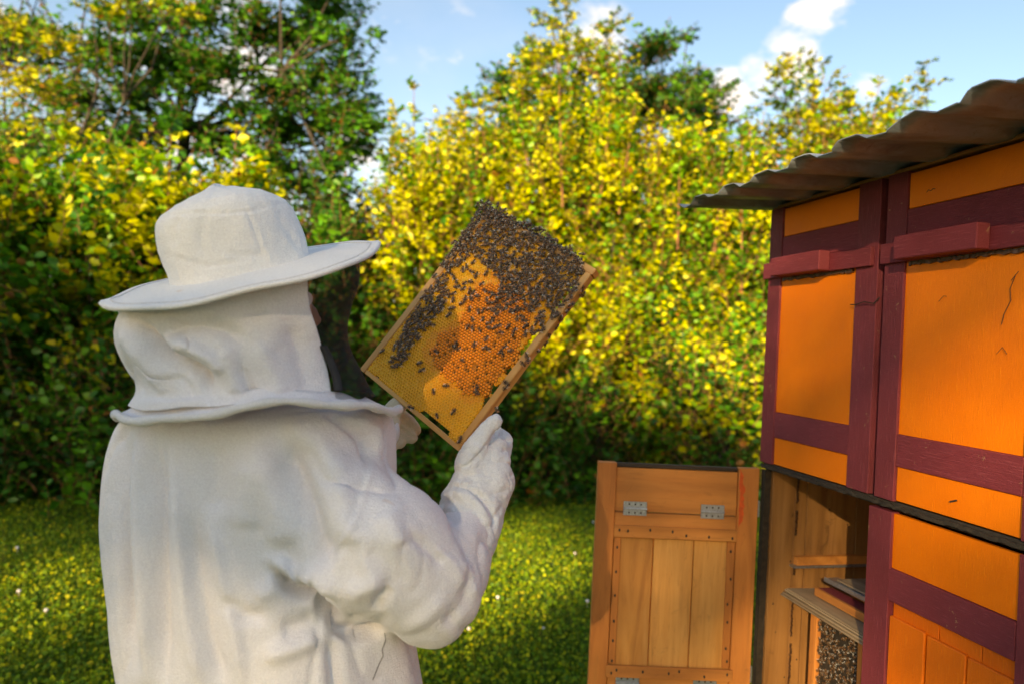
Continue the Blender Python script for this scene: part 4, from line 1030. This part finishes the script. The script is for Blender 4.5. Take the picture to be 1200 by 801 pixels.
def creases(me, amp, scale, stretch=(1, 1, 1), seed=0, power=7, cover=.15):
    V = getv(me); N_ = getn(me); s = np.array(stretch)*scale; D = np.empty(len(V))
    for i, v in enumerate(V*s):
        q = Vector(v)+Vector((seed, seed*2, 0)); w = noise.noise_vector(q*.6)*.5
        n = noise.noise(q+w); m = max(0, noise.noise(q*.45+Vector((9, 4, seed)))+cover); D[i] = -((1-abs(n)*1.4 if abs(n) < .7 else 0)**power)*min(1, m*3)
    setv(me, V+N_*(D*amp)[:, None])
def place(me, name, m, parent=PK):
    for p in me.polygons: pass
    V = getv(me)-np.array(PL); setv(me, V); me.polygons.foreach_set('use_smooth', np.ones(len(me.polygons), dtype=bool)); me.materials.clear(); me.materials.append(m)
    o = bpy.data.objects.new(name, me); C.objects.link(o); o.parent = parent; return o

def jacket():
    bm = bmesh.new(); Y0 = 1.20
    rows = [(468, 200, 428, .10), (474, 180, 450, .13), (482, 165, 460, .15), (500, 150, 464, .158), (530, 141, 465, .162), (560, 138, 465, .165), (600, 137, 452, .165), (650, 140, 458, .165), (700, 145, 474, .165), (750, 151, 488, .168), (801, 158, 496, .17), (880, 161, 502, .175), (960, 160, 508, .18)]
    rings = []
    for (y, xl, xr, b) in rows:
        A = W(xl, y, Y0); B = W(xr, y, Y0); c = (A+B)/2; a = (B.x-A.x)/2; ring = []
        for k in range(64):
            t = 2*math.pi*k/64; ct, st = math.cos(t), math.sin(t); e = .86
            ring.append(Vector((c.x+a*math.copysign(abs(ct)**e, ct), Y0+b*math.copysign(abs(st)**e, st), c.z)))
        rings.append(ring)
    loft(bm, rings)
    sh = W(380, 572, 1.13); mid = W(440, 640, 1.10); el = W(501, 689, 1.125); fo = W(540, 628, 1.22); wr = W(552, 600, 1.25)
    balls(bm, [(W(345, 545, 1.16), .085), (sh, .096), (mid, .104), (el, .082)], .2)
    balls(bm, [(el, .082), (W(527, 660, 1.17), .066), (fo, .050), (wr, .045)], .2)
    # left arm, in front of the body
    balls(bm, [(W(200, 560, 1.28), .07), (W(330, 600, 1.42), .065), (W(420, 530, 1.40), .05), (W(440, 505, 1.40), .042)], .25)
    me = remesh(bm, .0045); smooth(me, 26, .7)
    V = getv(me); N_ = getn(me); P = project(V); below = P[:, 1]
    wrinkle(me, .011, 4.0, (1.8, 1.8, .34), 3); creases(me, .0065, 7.5, (1.5, 1.5, .36), 4, 8, .1); creases(me, .0028, 16, (1.1, 1.1, .6), 14, 6, .0)
    folds(me, [
        ([(338, 515), (352, 570), (368, 625), (386, 668)], -.020, 15), ([(300, 520), (325, 590), (335, 640)], .012, 20), ([(395, 560), (405, 610), (408, 640)], .008, 16),
        ([(322, 667), (336, 684), (352, 694), (372, 695), (384, 714), (398, 736), (420, 744), (440, 738), (449, 726)], -.026, 7),
        ([(318, 655), (345, 668), (372, 676), (392, 700)], .014, 9), ([(300, 700), (318, 690), (326, 676)], .006, 12), ([(330, 740), (352, 735), (372, 725)], -.010, 12), ([(310, 770), (345, 758), (372, 745)], .008, 11),
        ([(150, 505), (144, 560), (143, 620), (150, 700), (156, 780)], -.013, 8), ([(165, 505), (163, 580), (168, 680), (175, 790)], .010, 9),
        ([(185, 520), (187, 600), (189, 680), (193, 800)], -.012, 8), ([(205, 560), (212, 650), (222, 740), (235, 800)], .008, 9), ([(226, 610), (235, 690), (247, 750), (262, 801)], -.009, 8),
        ([(246, 600), (262, 680), (276, 740), (285, 801)], .007, 8), ([(262, 700), (285, 722), (312, 722)], -.008, 8), ([(290, 540), (285, 620)], .008, 18), ([(250, 520), (256, 600)], -.007, 15),
        ([(380, 474), (405, 492), (427, 512), (434, 540)], -.014, 7), ([(395, 474), (420, 485), (440, 505), (446, 540)], .008, 8),
        ([(440, 716), (447, 700), (458, 690)], -.007, 6), ([(410, 700), (425, 690), (450, 680)], .006, 9), ([(470, 740), (500, 722), (520, 700)], .005, 9), ([(520, 735), (545, 705), (553, 670)], -.005, 7), ([(505, 640), (530, 660), (548, 690)], .004, 6), ([(480, 625), (505, 645), (520, 660)], -.005, 6), ([(540, 655), (552, 675), (556, 700)], .005, 5),
        ([(388, 748), (394, 801), (398, 830)], -.012, 8), ([(430, 640), (455, 665), (460, 690)], -.006, 14), ([(395, 628), (410, 650), (418, 690)], -.007, 12),
        ([(330, 500), (370, 520), (405, 560)], .007, 16), ([(450, 600), (470, 640)], .006, 14)], 1.35)
    # stitched sleeve seam
    folds(me, [([(437, 541), (428, 575), (419, 605), (402, 632), (384, 656)], .0038, 2.4), ([(432, 541), (424, 573), (415, 602), (398, 628), (380, 652)], -.0025, 3)]); smooth(me, 1, .4)
    return place(me, 'jacket', M['jacket'])
jacket()
def body():
    bm = bmesh.new(); hc = W(288, 350, 1.15)
    F = Vector((.82, .57, 0)); S_ = Vector((.57, -.82, 0))
    balls(bm, [(hc+Vector((0, 0, .03)), .088), (hc+F*.025+Vector((0, 0, -.04)), .072), (hc+F*.04+Vector((0, 0, -.075)), .05)], .3)
    balls(bm, [(hc+F*.098+Vector((0, 0, .0)), .010), (hc+F*.112+Vector((0, 0, -.028)), .014)], .4)       # nose
    for s in (-1, 1): balls(bm, [(hc+S_*s*.083+Vector((0, 0, .01)), .012), (hc+S_*s*.087+Vector((0, 0, -.02)), .009)], .5)
    balls(bm, [(hc+F*.088+S_*.012+Vector((0, 0, -.056)), .009), (hc+F*.088-S_*.012+Vector((0, 0, -.056)), .009)], .5)
    balls(bm, [(hc+Vector((0, 0, -.06)), .06), (Vector((hc.x, 1.18, 1.50)), .062), (Vector((hc.x, 1.2, 1.40)), .11), (Vector((PL.x, 1.2, 1.15)), .12), (Vector((PL.x, 1.2, .95)), .125)], .3)
    for s in (-1, 1):
        q = S_*s
        balls(bm, [(Vector((PL.x, 1.2, .92))+q*.08, .10), (Vector((PL.x, 1.22, .50))+q*.10, .06), (Vector((PL.x, 1.2, .09))+q*.11, .042), (Vector((PL.x, 1.2, .04))+q*.11+F*.12, .03)], .3)
    me = remesh(bm, .008); smooth(me, 4); b = place(me, 'body', M['skin'])
    bm = bmesh.new(); g = bmesh.ops.create_icosphere(bm, subdivisions=3, radius=.090)['verts']
    for v in g:
        if v.co.dot(F) > .035: v.co -= F*(v.co.dot(F)-.035)
        v.co += hc+Vector((0, 0, .035))-F*.006
    me = bpy.data.meshes.new('hair'); bm.to_mesh(me); bm.free(); place(me, 'hair', M['hair'])
    for s in (-1, 1):
        bm = bmesh.new(); bmesh.ops.create_uvsphere(bm, u_segments=12, v_segments=8, radius=.012, matrix=Matrix.Translation(hc+F*.083+S_*s*.032+Vector((0, 0, .005)))); me = bpy.data.meshes.new('eye'); bm.to_mesh(me); bm.free(); place(me, 'eye', M['petal'])
    bm = bmesh.new()
    balls(bm, [(Vector((PL.x-.06, 1.2, .95)), .12), (Vector((PL.x+.08, 1.2, .95)), .12)], .25)
    for s in (-1, 1):
        q = S_*s; balls(bm, [(Vector((PL.x, 1.2, .90))+q*.085, .125), (Vector((PL.x, 1.22, .50))+q*.105, .095), (Vector((PL.x, 1.2, .22))+q*.115, .085)], .2)
    me = remesh(bm, .01); smooth(me, 6); wrinkle(me, .02, 9, (1, 1, .7), 2); place(me, 'trousers', M['trouser'])
    for s in (-1, 1):
        q = S_*s; bm = bmesh.new(); balls(bm, [(Vector((PL.x, 1.2, .30))+q*.115, .072), (Vector((PL.x, 1.2, .10))+q*.115, .062), (Vector((PL.x, 1.2, .065))+q*.115+F*.15, .05)], .2)
        for v in bm.verts: v.co.z = max(v.co.z, .005)
        me = remesh(bm, .008); smooth(me, 3); place(me, 'boot', M['boot'])
body()
def gloves():
    # right glove: thumb on the near face of the side bar, fingers behind it
    def P(lst): return [(W(x, y, Y), r) for x, y, Y, r in lst]
    vd = Vector((.25, .93, .1)).normalized()
    bm = bmesh.new()
    balls(bm, P([(545, 632, 1.215, .054), (551, 606, 1.245, .056), (556, 588, 1.262, .055), (566, 566, 1.285, .052), (571, 545, 1.30, .045), (572, 532, 1.31, .040)]), .15)
    balls(bm, P([(524, 606, 1.235, .026), (530, 585, 1.25, .024), (545, 580, 1.24, .036)]), .25)
    balls(bm, P([(583, 560, 1.30, .026), (588, 535, 1.315, .020), (590, 517, 1.345, .0185), (578, 503, 1.375, .016), (562, 505, 1.38, .014)]), .25)
    balls(bm, P([(575, 560, 1.31, .024), (583, 545, 1.335, .019), (580, 533, 1.37, .017), (560, 530, 1.385, .014)]), .25)
    balls(bm, P([(570, 565, 1.32, .024), (572, 558, 1.35, .018), (558, 550, 1.375, .014)]), .25)
    balls(bm, P([(560, 570, 1.32, .022), (562, 572, 1.345, .017), (548, 566, 1.36, .013)]), .25)
    me = remesh(bm, .0030); smooth(me, 9, .6)
    bm = bmesh.new(); balls(bm, P([(548, 566, 1.262, .028), (549, 548, 1.262, .026), (556, 528, 1.268, .0205), (565, 512, 1.272, .0175), (574, 499, 1.278, .0160), (579, 493, 1.281, .0135)]), .2)
    # join thumb to the palm
    bm2 = bmesh.new(); bm2.from_mesh(me); me_t = bpy.data.meshes.new('t'); bm.to_mesh(me_t); bm.free(); bm2.from_mesh(me_t)
    me = remesh(bm2, .0028); smooth(me, 4, .5)
    wrinkle(me, .005, 16, (1, 1, 1), 5); wrinkle(me, .0012, 45, (1, 1, 1), 6); creases(me, .0045, 24, (1, 1, 1.2), 8, 5, .2); creases(me, .002, 60, (1, 1, 1), 9, 4, .2)
    folds(me, [([(518, 574), (530, 567), (550, 570), (565, 582), (577, 600), (582, 612)], -.007, 3.0), ([(517, 584), (530, 577), (548, 580), (562, 592), (572, 610)], .005, 4), ([(508, 602), (525, 600), (548, 608)], -.005, 4), ([(520, 614), (545, 622), (565, 640)], .004, 4), ([(528, 635), (548, 648)], -.004, 3),
              ([(534, 549), (548, 545), (561, 534), (572, 521), (587, 503)], -.006, 2.5), ([(556, 512), (562, 520), (572, 520)], -.002, 2), ([(549, 528), (556, 534)], -.002, 2), ([(588, 528), (600, 527)], -.004, 2.5), ([(590, 590), (582, 606), (577, 618)], -.005, 3), ([(520, 590), (535, 588), (556, 598)], -.003, 2.5), ([(515, 600), (540, 612), (560, 628), (566, 650)], -.003, 2.5)])
    place(me, 'glove', M['glove'])['label'] = 'white leather glove on the right hand'
    bm = bmesh.new()
    balls(bm, P([(440, 503, 1.395, .044), (448, 500, 1.41, .034), (452, 497, 1.425, .028)]), .2)
    balls(bm, P([(450, 494, 1.415, .019), (460, 481, 1.415, .0170), (470, 471, 1.42, .0150), (473, 468, 1.423, .013)]), .2)
    balls(bm, P([(455, 495, 1.45, .019), (466, 488, 1.475, .0165), (478, 494, 1.478, .0155), (486, 503, 1.47, .0135)]), .2)
    balls(bm, P([(450, 505, 1.44, .019), (462, 501, 1.465, .0165), (474, 508, 1.462, .0150), (483, 513, 1.45, .0125)]), .2)
    balls(bm, P([(445, 512, 1.43, .018), (455, 512, 1.45, .0155), (468, 519, 1.445, .013)]), .2)
    balls(bm, P([(440, 517, 1.42, .017), (450, 520, 1.435, .014), (460, 525, 1.43, .012)]), .2)
    me = remesh(bm, .0024); smooth(me, 5, .5); wrinkle(me, .004, 20, (1, 1, 1), 9)
    folds(me, [([(458, 497), (470, 500), (480, 508), (490, 512)], -.005, 2.2), ([(462, 478), (468, 482)], -.002, 2)])
    place(me, 'glove', M['glove_cream'])['label'] = 'cream leather glove on the left hand'
gloves()
def solid(o, t, off=0):
    md = o.modifiers.new('thickness', 'SOLIDIFY'); md.thickness = t; md.offset = off
HAT_C = W(290, 316, 1.15); HAT_U = Vector((-.232, -.275, 1)).normalized()
def hood():
    Y0 = 1.15; bdepth = .150
    rows = [(296, 148, 418, .135), (330, 142, 416, .140), (345, 140, 412, .145), (362, 136, 410, .150), (380, 133, 408, .154), (400, 133, 408, .156), (416, 136, 413, .154), (430, 141, 420, .150), (446, 149, 428, .147), (458, 154, 438, .150), (468, 152, 452, .160), (475, 146, 462, .17)]
    rows = [(a, l+13+max(0, (a-400))*.06, r_, b) for a, l, r_, b in rows]
    ys = np.array([r[0] for r in rows], float)
    bpts = [(290, 362), (325, 361), (350, 362), (368, 366), (380, 369), (400, 376), (415, 381), (430, 385), (450, 389), (466, 391), (480, 391)]
    NR = 90; NA = 240
    yy = np.linspace(ys[0], ys[-1], NR)
    L_ = np.interp(yy, ys, [r[1] for r in rows]); R_ = np.interp(yy, ys, [r[2] for r in rows]); B_ = np.interp(yy, ys, [r[3] for r in rows])
    for arr in (L_, R_, B_):
        k = np.ones(7)/7; p = np.pad(arr, 3, mode='edge'); arr[:] = np.convolve(p, k, 'valid')
    bx = np.interp(yy, [b[0] for b in bpts], [b[1] for b in bpts])
    zc = np.array([W(275, y, Y0).z for y in yy])            # falls with the row
    U = HAT_U; hcn = HAT_C
    def xy(z, t):
        y = np.interp(-z, -zc, yy); Lx = np.interp(y, yy, L_); Rx = np.interp(y, yy, R_); b = np.interp(y, yy, B_)
        ax = ((Lx-600)*ca-(400.5-y)*sa)/FPX*Y0; bx_ = ((Rx-600)*ca-(400.5-y)*sa)/FPX*Y0
        return (ax+bx_)/2+(bx_-ax)/2*np.cos(t), Y0+b*np.sin(t)
    def row(j, t):
        z = np.full_like(t, zc[j])
        s_ = j/(NR-1); ztop = zc[0]
        for _ in range(4):
            x, y = xy(z, t); zt = hcn.z-(U.x*(x-hcn.x)+U.y*(y-hcn.y))/U.z-.004; z = zt+(zc[-1]+.024*np.clip((x+.5)/.2, 0, 1)-zt)*s_
        x, y = xy(z, t); return np.stack([x, y, z], -1)
    def grid(th0, th1, na):
        V = np.stack([row(j, np.linspace(th0[j], th1[j], na)) for j in range(NR)])
        I = np.arange(NR*na).reshape(NR, na); F = np.stack([I[:-1, :-1], I[1:, :-1], I[1:, 1:], I[:-1, 1:]], -1).reshape(-1, 4)
        return V.reshape(-1, 3), F
    tb = np.zeros(NR); cand = np.linspace(-1.45, -.15, 80)
    for j in range(NR):
        pj = project(row(j, cand)); want = np.interp(pj[:, 1], [b[0] for b in bpts], [b[1] for b in bpts]); tb[j] = cand[int(np.argmin(np.abs(pj[:, 0]-want)))]
    tb = np.convolve(np.pad(tb, 6, mode='edge'), np.ones(13)/13, 'valid')
    V, F = grid(tb, np.full(NR, -math.pi*2+rad(128)), NA)
    me = npmesh('hood', V, [F])
    # make sure normals point outwards
    N_ = getn(me); cen = V.mean(0)
    if ((V-cen)*N_)[:, :2].sum(1).mean() < 0: me.flip_normals()
    wrinkle(me, .007, 6, (1, 1, 1), 12); wrinkle(me, .002, 22, (1, 1, 1), 15); creases(me, .005, 9, (1, 1, 1), 31)
    folds(me, [([(150, 368), (168, 385), (182, 405), (200, 420), (225, 430), (242, 440), (246, 458)], -.026, 8), ([(182, 392), (205, 383), (235, 381), (262, 386), (285, 398)], -.014, 9), ([(200, 402), (225, 408), (248, 420), (262, 438)], .015, 9),
               ([(140, 385), (155, 408), (175, 430), (200, 450)], .012, 9), ([(282, 430), (290, 448), (296, 464)], -.009, 6), ([(262, 405), (275, 440), (278, 462)], .010, 9), ([(300, 400), (320, 440), (330, 465)], .008, 14), ([(142, 425), (158, 442), (168, 462)], -.010, 6),
               ([(160, 355), (172, 372)], -.006, 7), ([(340, 380), (352, 420), (362, 462)], -.006, 10), ([(210, 440), (222, 455), (226, 468)], -.006, 5), ([(180, 440), (195, 460)], .006, 6), ([(150, 470), (200, 474), (250, 470)], .006, 5)])
    smooth(me, 2, .5)
    o = place(me, 'hood', M['jacket']); solid(o, .0016)
    # black veil in front
    V, F = grid(np.full(NR, rad(128)), tb, 90); V = V.reshape(NR, 90, 3)
    V[:, :, 0] += (.004*np.sin(np.linspace(0, 9, NR)))[:, None]
    me = npmesh('veil', V.reshape(-1, 3), [F], smooth=True); o = place(me, 'veil', M['veil'])
    # binding along the edge of the veil
    e = V[:, -1, :]; lo = [j for j in range(NR) if 404 < yy[j] < 464]; bm = bmesh.new(); pr = None
    for j in lo:
        p = Vector(e[j]); a = bm.verts.new(p+Vector((-.001, -.003, 0))); b = bm.verts.new(p+Vector((.010, -.0005, 0))); c = bm.verts.new(p+Vector((.009, .006, 0)))
        if pr: bm.faces.new((pr[0], pr[1], b, a)); bm.faces.new((pr[1], pr[2], c, b))
        pr = (a, b, c)
    me = bpy.data.meshes.new('veil_binding'); bm.to_mesh(me); bm.free(); o = place(me, 'veil_binding', M['blackband']); solid(o, .001)
hood()
def collar():
    Yc = 1.15; A = W(150, 486, Yc); B = W(466, 479, Yc); cx = (A.x+B.x)/2; a = (B.x-A.x)/2; b = .175
    near = [(110, 482), (128, 485), (137, 488), (150, 491), (175, 494), (200, 493), (225, 490), (250, 485), (280, 478), (310, 474), (340, 471), (365, 470), (390, 471), (415, 474), (440, 477), (460, 481), (475, 482)]
    n = 160; ring = []
    for k in range(n):
        t = 2*math.pi*k/n; X = cx+a*math.cos(t); Yy = Yc+b*math.sin(t)
        px = 600+(X/Yy*FPX); pn = X/Yy*FPX*ca+600
        py = float(np.interp(pn, [q[0] for q in near], [q[1] for q in near])); wn = max(0, -math.sin(t)); py = py*(.5+.5*wn)+(.5-.5*wn)*(481-(pn-300)*.012)
        v = 400.5-py; u = pn-600; Z = (u*sa+v*ca)/FPX*Yy+EYE; ring.append(Vector((X, Yy, Z+.0025*math.sin(t*9))))
    # padded hem
    bm = bmesh.new(); rt = .0062; m = 10; R_ = []
    for k in range(n):
        p = ring[k]; o_ = Vector((math.cos(2*math.pi*k/n)*b, math.sin(2*math.pi*k/n)*a, 0)).normalized(); up = Vector((0, 0, 1)); rr = rt*(1+.15*math.sin(k*.9)+.1*math.sin(k*.37))
        R_.append([bm.verts.new(p+(o_*math.cos(q*2*math.pi/m)+up*math.sin(q*2*math.pi/m))*rr) for q in range(m)])
    for k in range(n):
        A_, B_ = R_[k], R_[(k+1) % n]
        for q in range(m): bm.faces.new((A_[q], A_[(q+1) % m], B_[(q+1) % m], B_[q]))
    bmesh.ops.recalc_face_normals(bm, faces=bm.faces[:])
    me = bpy.data.meshes.new('collar_hem'); bm.to_mesh(me); bm.free(); place(me, 'collar_hem', M['piping'])
    # sheet between hood and hem
    bm = bmesh.new(); K = 8; rows = []
    for j in range(K+1):
        t = j/K; row = []
        for k in range(n):
            p = ring[k]; q = Vector((cx-.012+(p.x-cx)*.80, Yc+(p.y-Yc)*.84, p.z+.016)); r_ = q.lerp(p, t); r_.z -= .006*math.sin(t*math.pi)-.0035*math.sin(k*.55+t*2)*math.sin(t*math.pi); row.append(bm.verts.new(r_))
        rows.append(row)
    for R1, R2 in zip(rows, rows[1:]):
        for k in range(n): bm.faces.new((R1[k], R1[(k+1) % n], R2[(k+1) % n], R2[k]))
    me = bpy.data.meshes.new('collar'); bm.to_mesh(me); bm.free(); o = place(me, 'collar', M['jacket']); solid(o, .0015)
collar()
def hat():
    c = HAT_C; U = HAT_U; Xa = Vector((1, 0, 0)); Xa = (Xa-U*Xa.dot(U)).normalized(); Ya = U.cross(Xa)
    def T(x, y, z): return c+Xa*x+Ya*y+U*z
    n = 160
    # brim: top and bottom surfaces with padded rim
    prof = [(.100, .006), (.125, .004), (.150, .003), (.175, .002), (.195, .001), (.207, .0022), (.213, .0028), (.2165, .000), (.2150, -.0040), (.209, -.0052), (.203, -.0028), (.180, -.0035), (.150, -.003), (.120, -.001), (.100, .0005)]
    bm = bmesh.new(); R_ = []
    for (r, z) in prof:
        row = []
        for k in range(n):
            t = 2*math.pi*k/n; w = ((r-.1)/.115)
            zz = z+w*(.003*math.sin(2*t+.6)+.002*math.sin(5*t+1)+.0012*math.sin(9*t)) - w*.004
            row.append(bm.verts.new(T(r*math.cos(t)*.965, r*math.sin(t)*.98, zz)))
        R_.append(row)
    for A_, B_ in zip(R_, R_[1:]):
        for k in range(n): bm.faces.new((A_[k], A_[(k+1) % n], B_[(k+1) % n], B_[k]))
    bmesh.ops.recalc_face_normals(bm, faces=bm.faces[:]); me = bpy.data.meshes.new('hat'); bm.to_mesh(me); bm.free(); place(me, 'hat_brim', M['hatcloth'])
    # stitching rows on the brim
    for rr in (.200,):
        bm = bmesh.new(); pts = []
        for k in range(n+1):
            t = 2*math.pi*k/n; w = (rr-.1)/.115; pts.append(T(rr*math.cos(t)*.965, rr*math.sin(t)*.98, .0022+w*(.003*math.sin(2*t+.6)+.002*math.sin(5*t+1)+.0012*math.sin(9*t))-w*.004))
        polytube(bm, pts, .0008, 4, False); me = bpy.data.meshes.new('stitching'); bm.to_mesh(me); bm.free(); place(me, 'brim_stitching', M['piping'])
    # crown
    cp = [(.1165, -.008), (.117, .004), (.1155, .010), (.115, .022), (.116, .040), (.1155, .058), (.1135, .074), (.1125, .080), (.1095, .089), (.1035, .099), (.092, .1085), (.074, .117), (.052, .1225), (.027, .1255), (.001, .1265)]
    NA = 240; zz = np.array([p[1] for p in cp]); rr = np.array([p[0] for p in cp])*.905; s = np.linspace(0, len(cp)-1, 70); zz = np.interp(s, range(len(cp)), zz); rr = np.interp(s, range(len(cp)), rr)
    V = []
    for j in range(70):
        for k in range(NA):
            t = 2*math.pi*k/NA; lean = zz[j]*.06
            g = 1+.010*math.sin(3*t+.5)+.006*math.sin(7*t+2+zz[j]*20)
            sh = -.006*math.sin(t*2+1)*min(1, zz[j]/.08)
            V.append(T(rr[j]*g*math.cos(t)-lean-.008, rr[j]*g*math.sin(t)*1.02, zz[j]+sh))
    V = np.array(V); I = np.arange(70*NA).reshape(70, NA); I2 = np.roll(I, -1, 1); F = np.stack([I[:-1], I2[:-1], I2[1:], I[1:]], -1).reshape(-1, 4)
    me = npmesh('hat_crown', V, [F]); N_ = getn(me)
    if ((V-V.mean(0))*N_).sum(1).mean() < 0: me.flip_normals()
    wrinkle(me, .0045, 11, (1, 1, .8), 20); wrinkle(me, .0015, 34, (1, 1, .5), 21)
    folds(me, [([(188, 262), (200, 252), (225, 249), (260, 250), (296, 247), (330, 238)], -.0016, 2.2), ([(286, 240), (296, 262), (303, 285), (311, 306)], -.0016, 2.0), ([(292, 240), (302, 262), (309, 285), (316, 304)], .0008, 3), ([(208, 252), (202, 270), (205, 290)], -.004, 5), ([(240, 250), (236, 275), (238, 300)], -.003, 6), ([(262, 295), (285, 300), (310, 298)], -.003, 4), ([(330, 262), (345, 280), (352, 292)], -.003, 5), ([(195, 300), (240, 312), (290, 306)], -.0025, 3)])
    place(me, 'hat_crown', M['hatcloth'])
hat()
def loose_thread():
    bm = bmesh.new(); polytube(bm, [W(451, 741, 1.035), W(452, 750, 1.03), W(448, 760, 1.032), W(449, 768, 1.03), W(444, 778, 1.03), W(437, 796, 1.03)], .0007, 5); me = bpy.data.meshes.new('tear'); bm.to_mesh(me); bm.free(); place(me, 'loose_thread', M['nail'])
loose_thread()
bpy.context.view_layer.update()
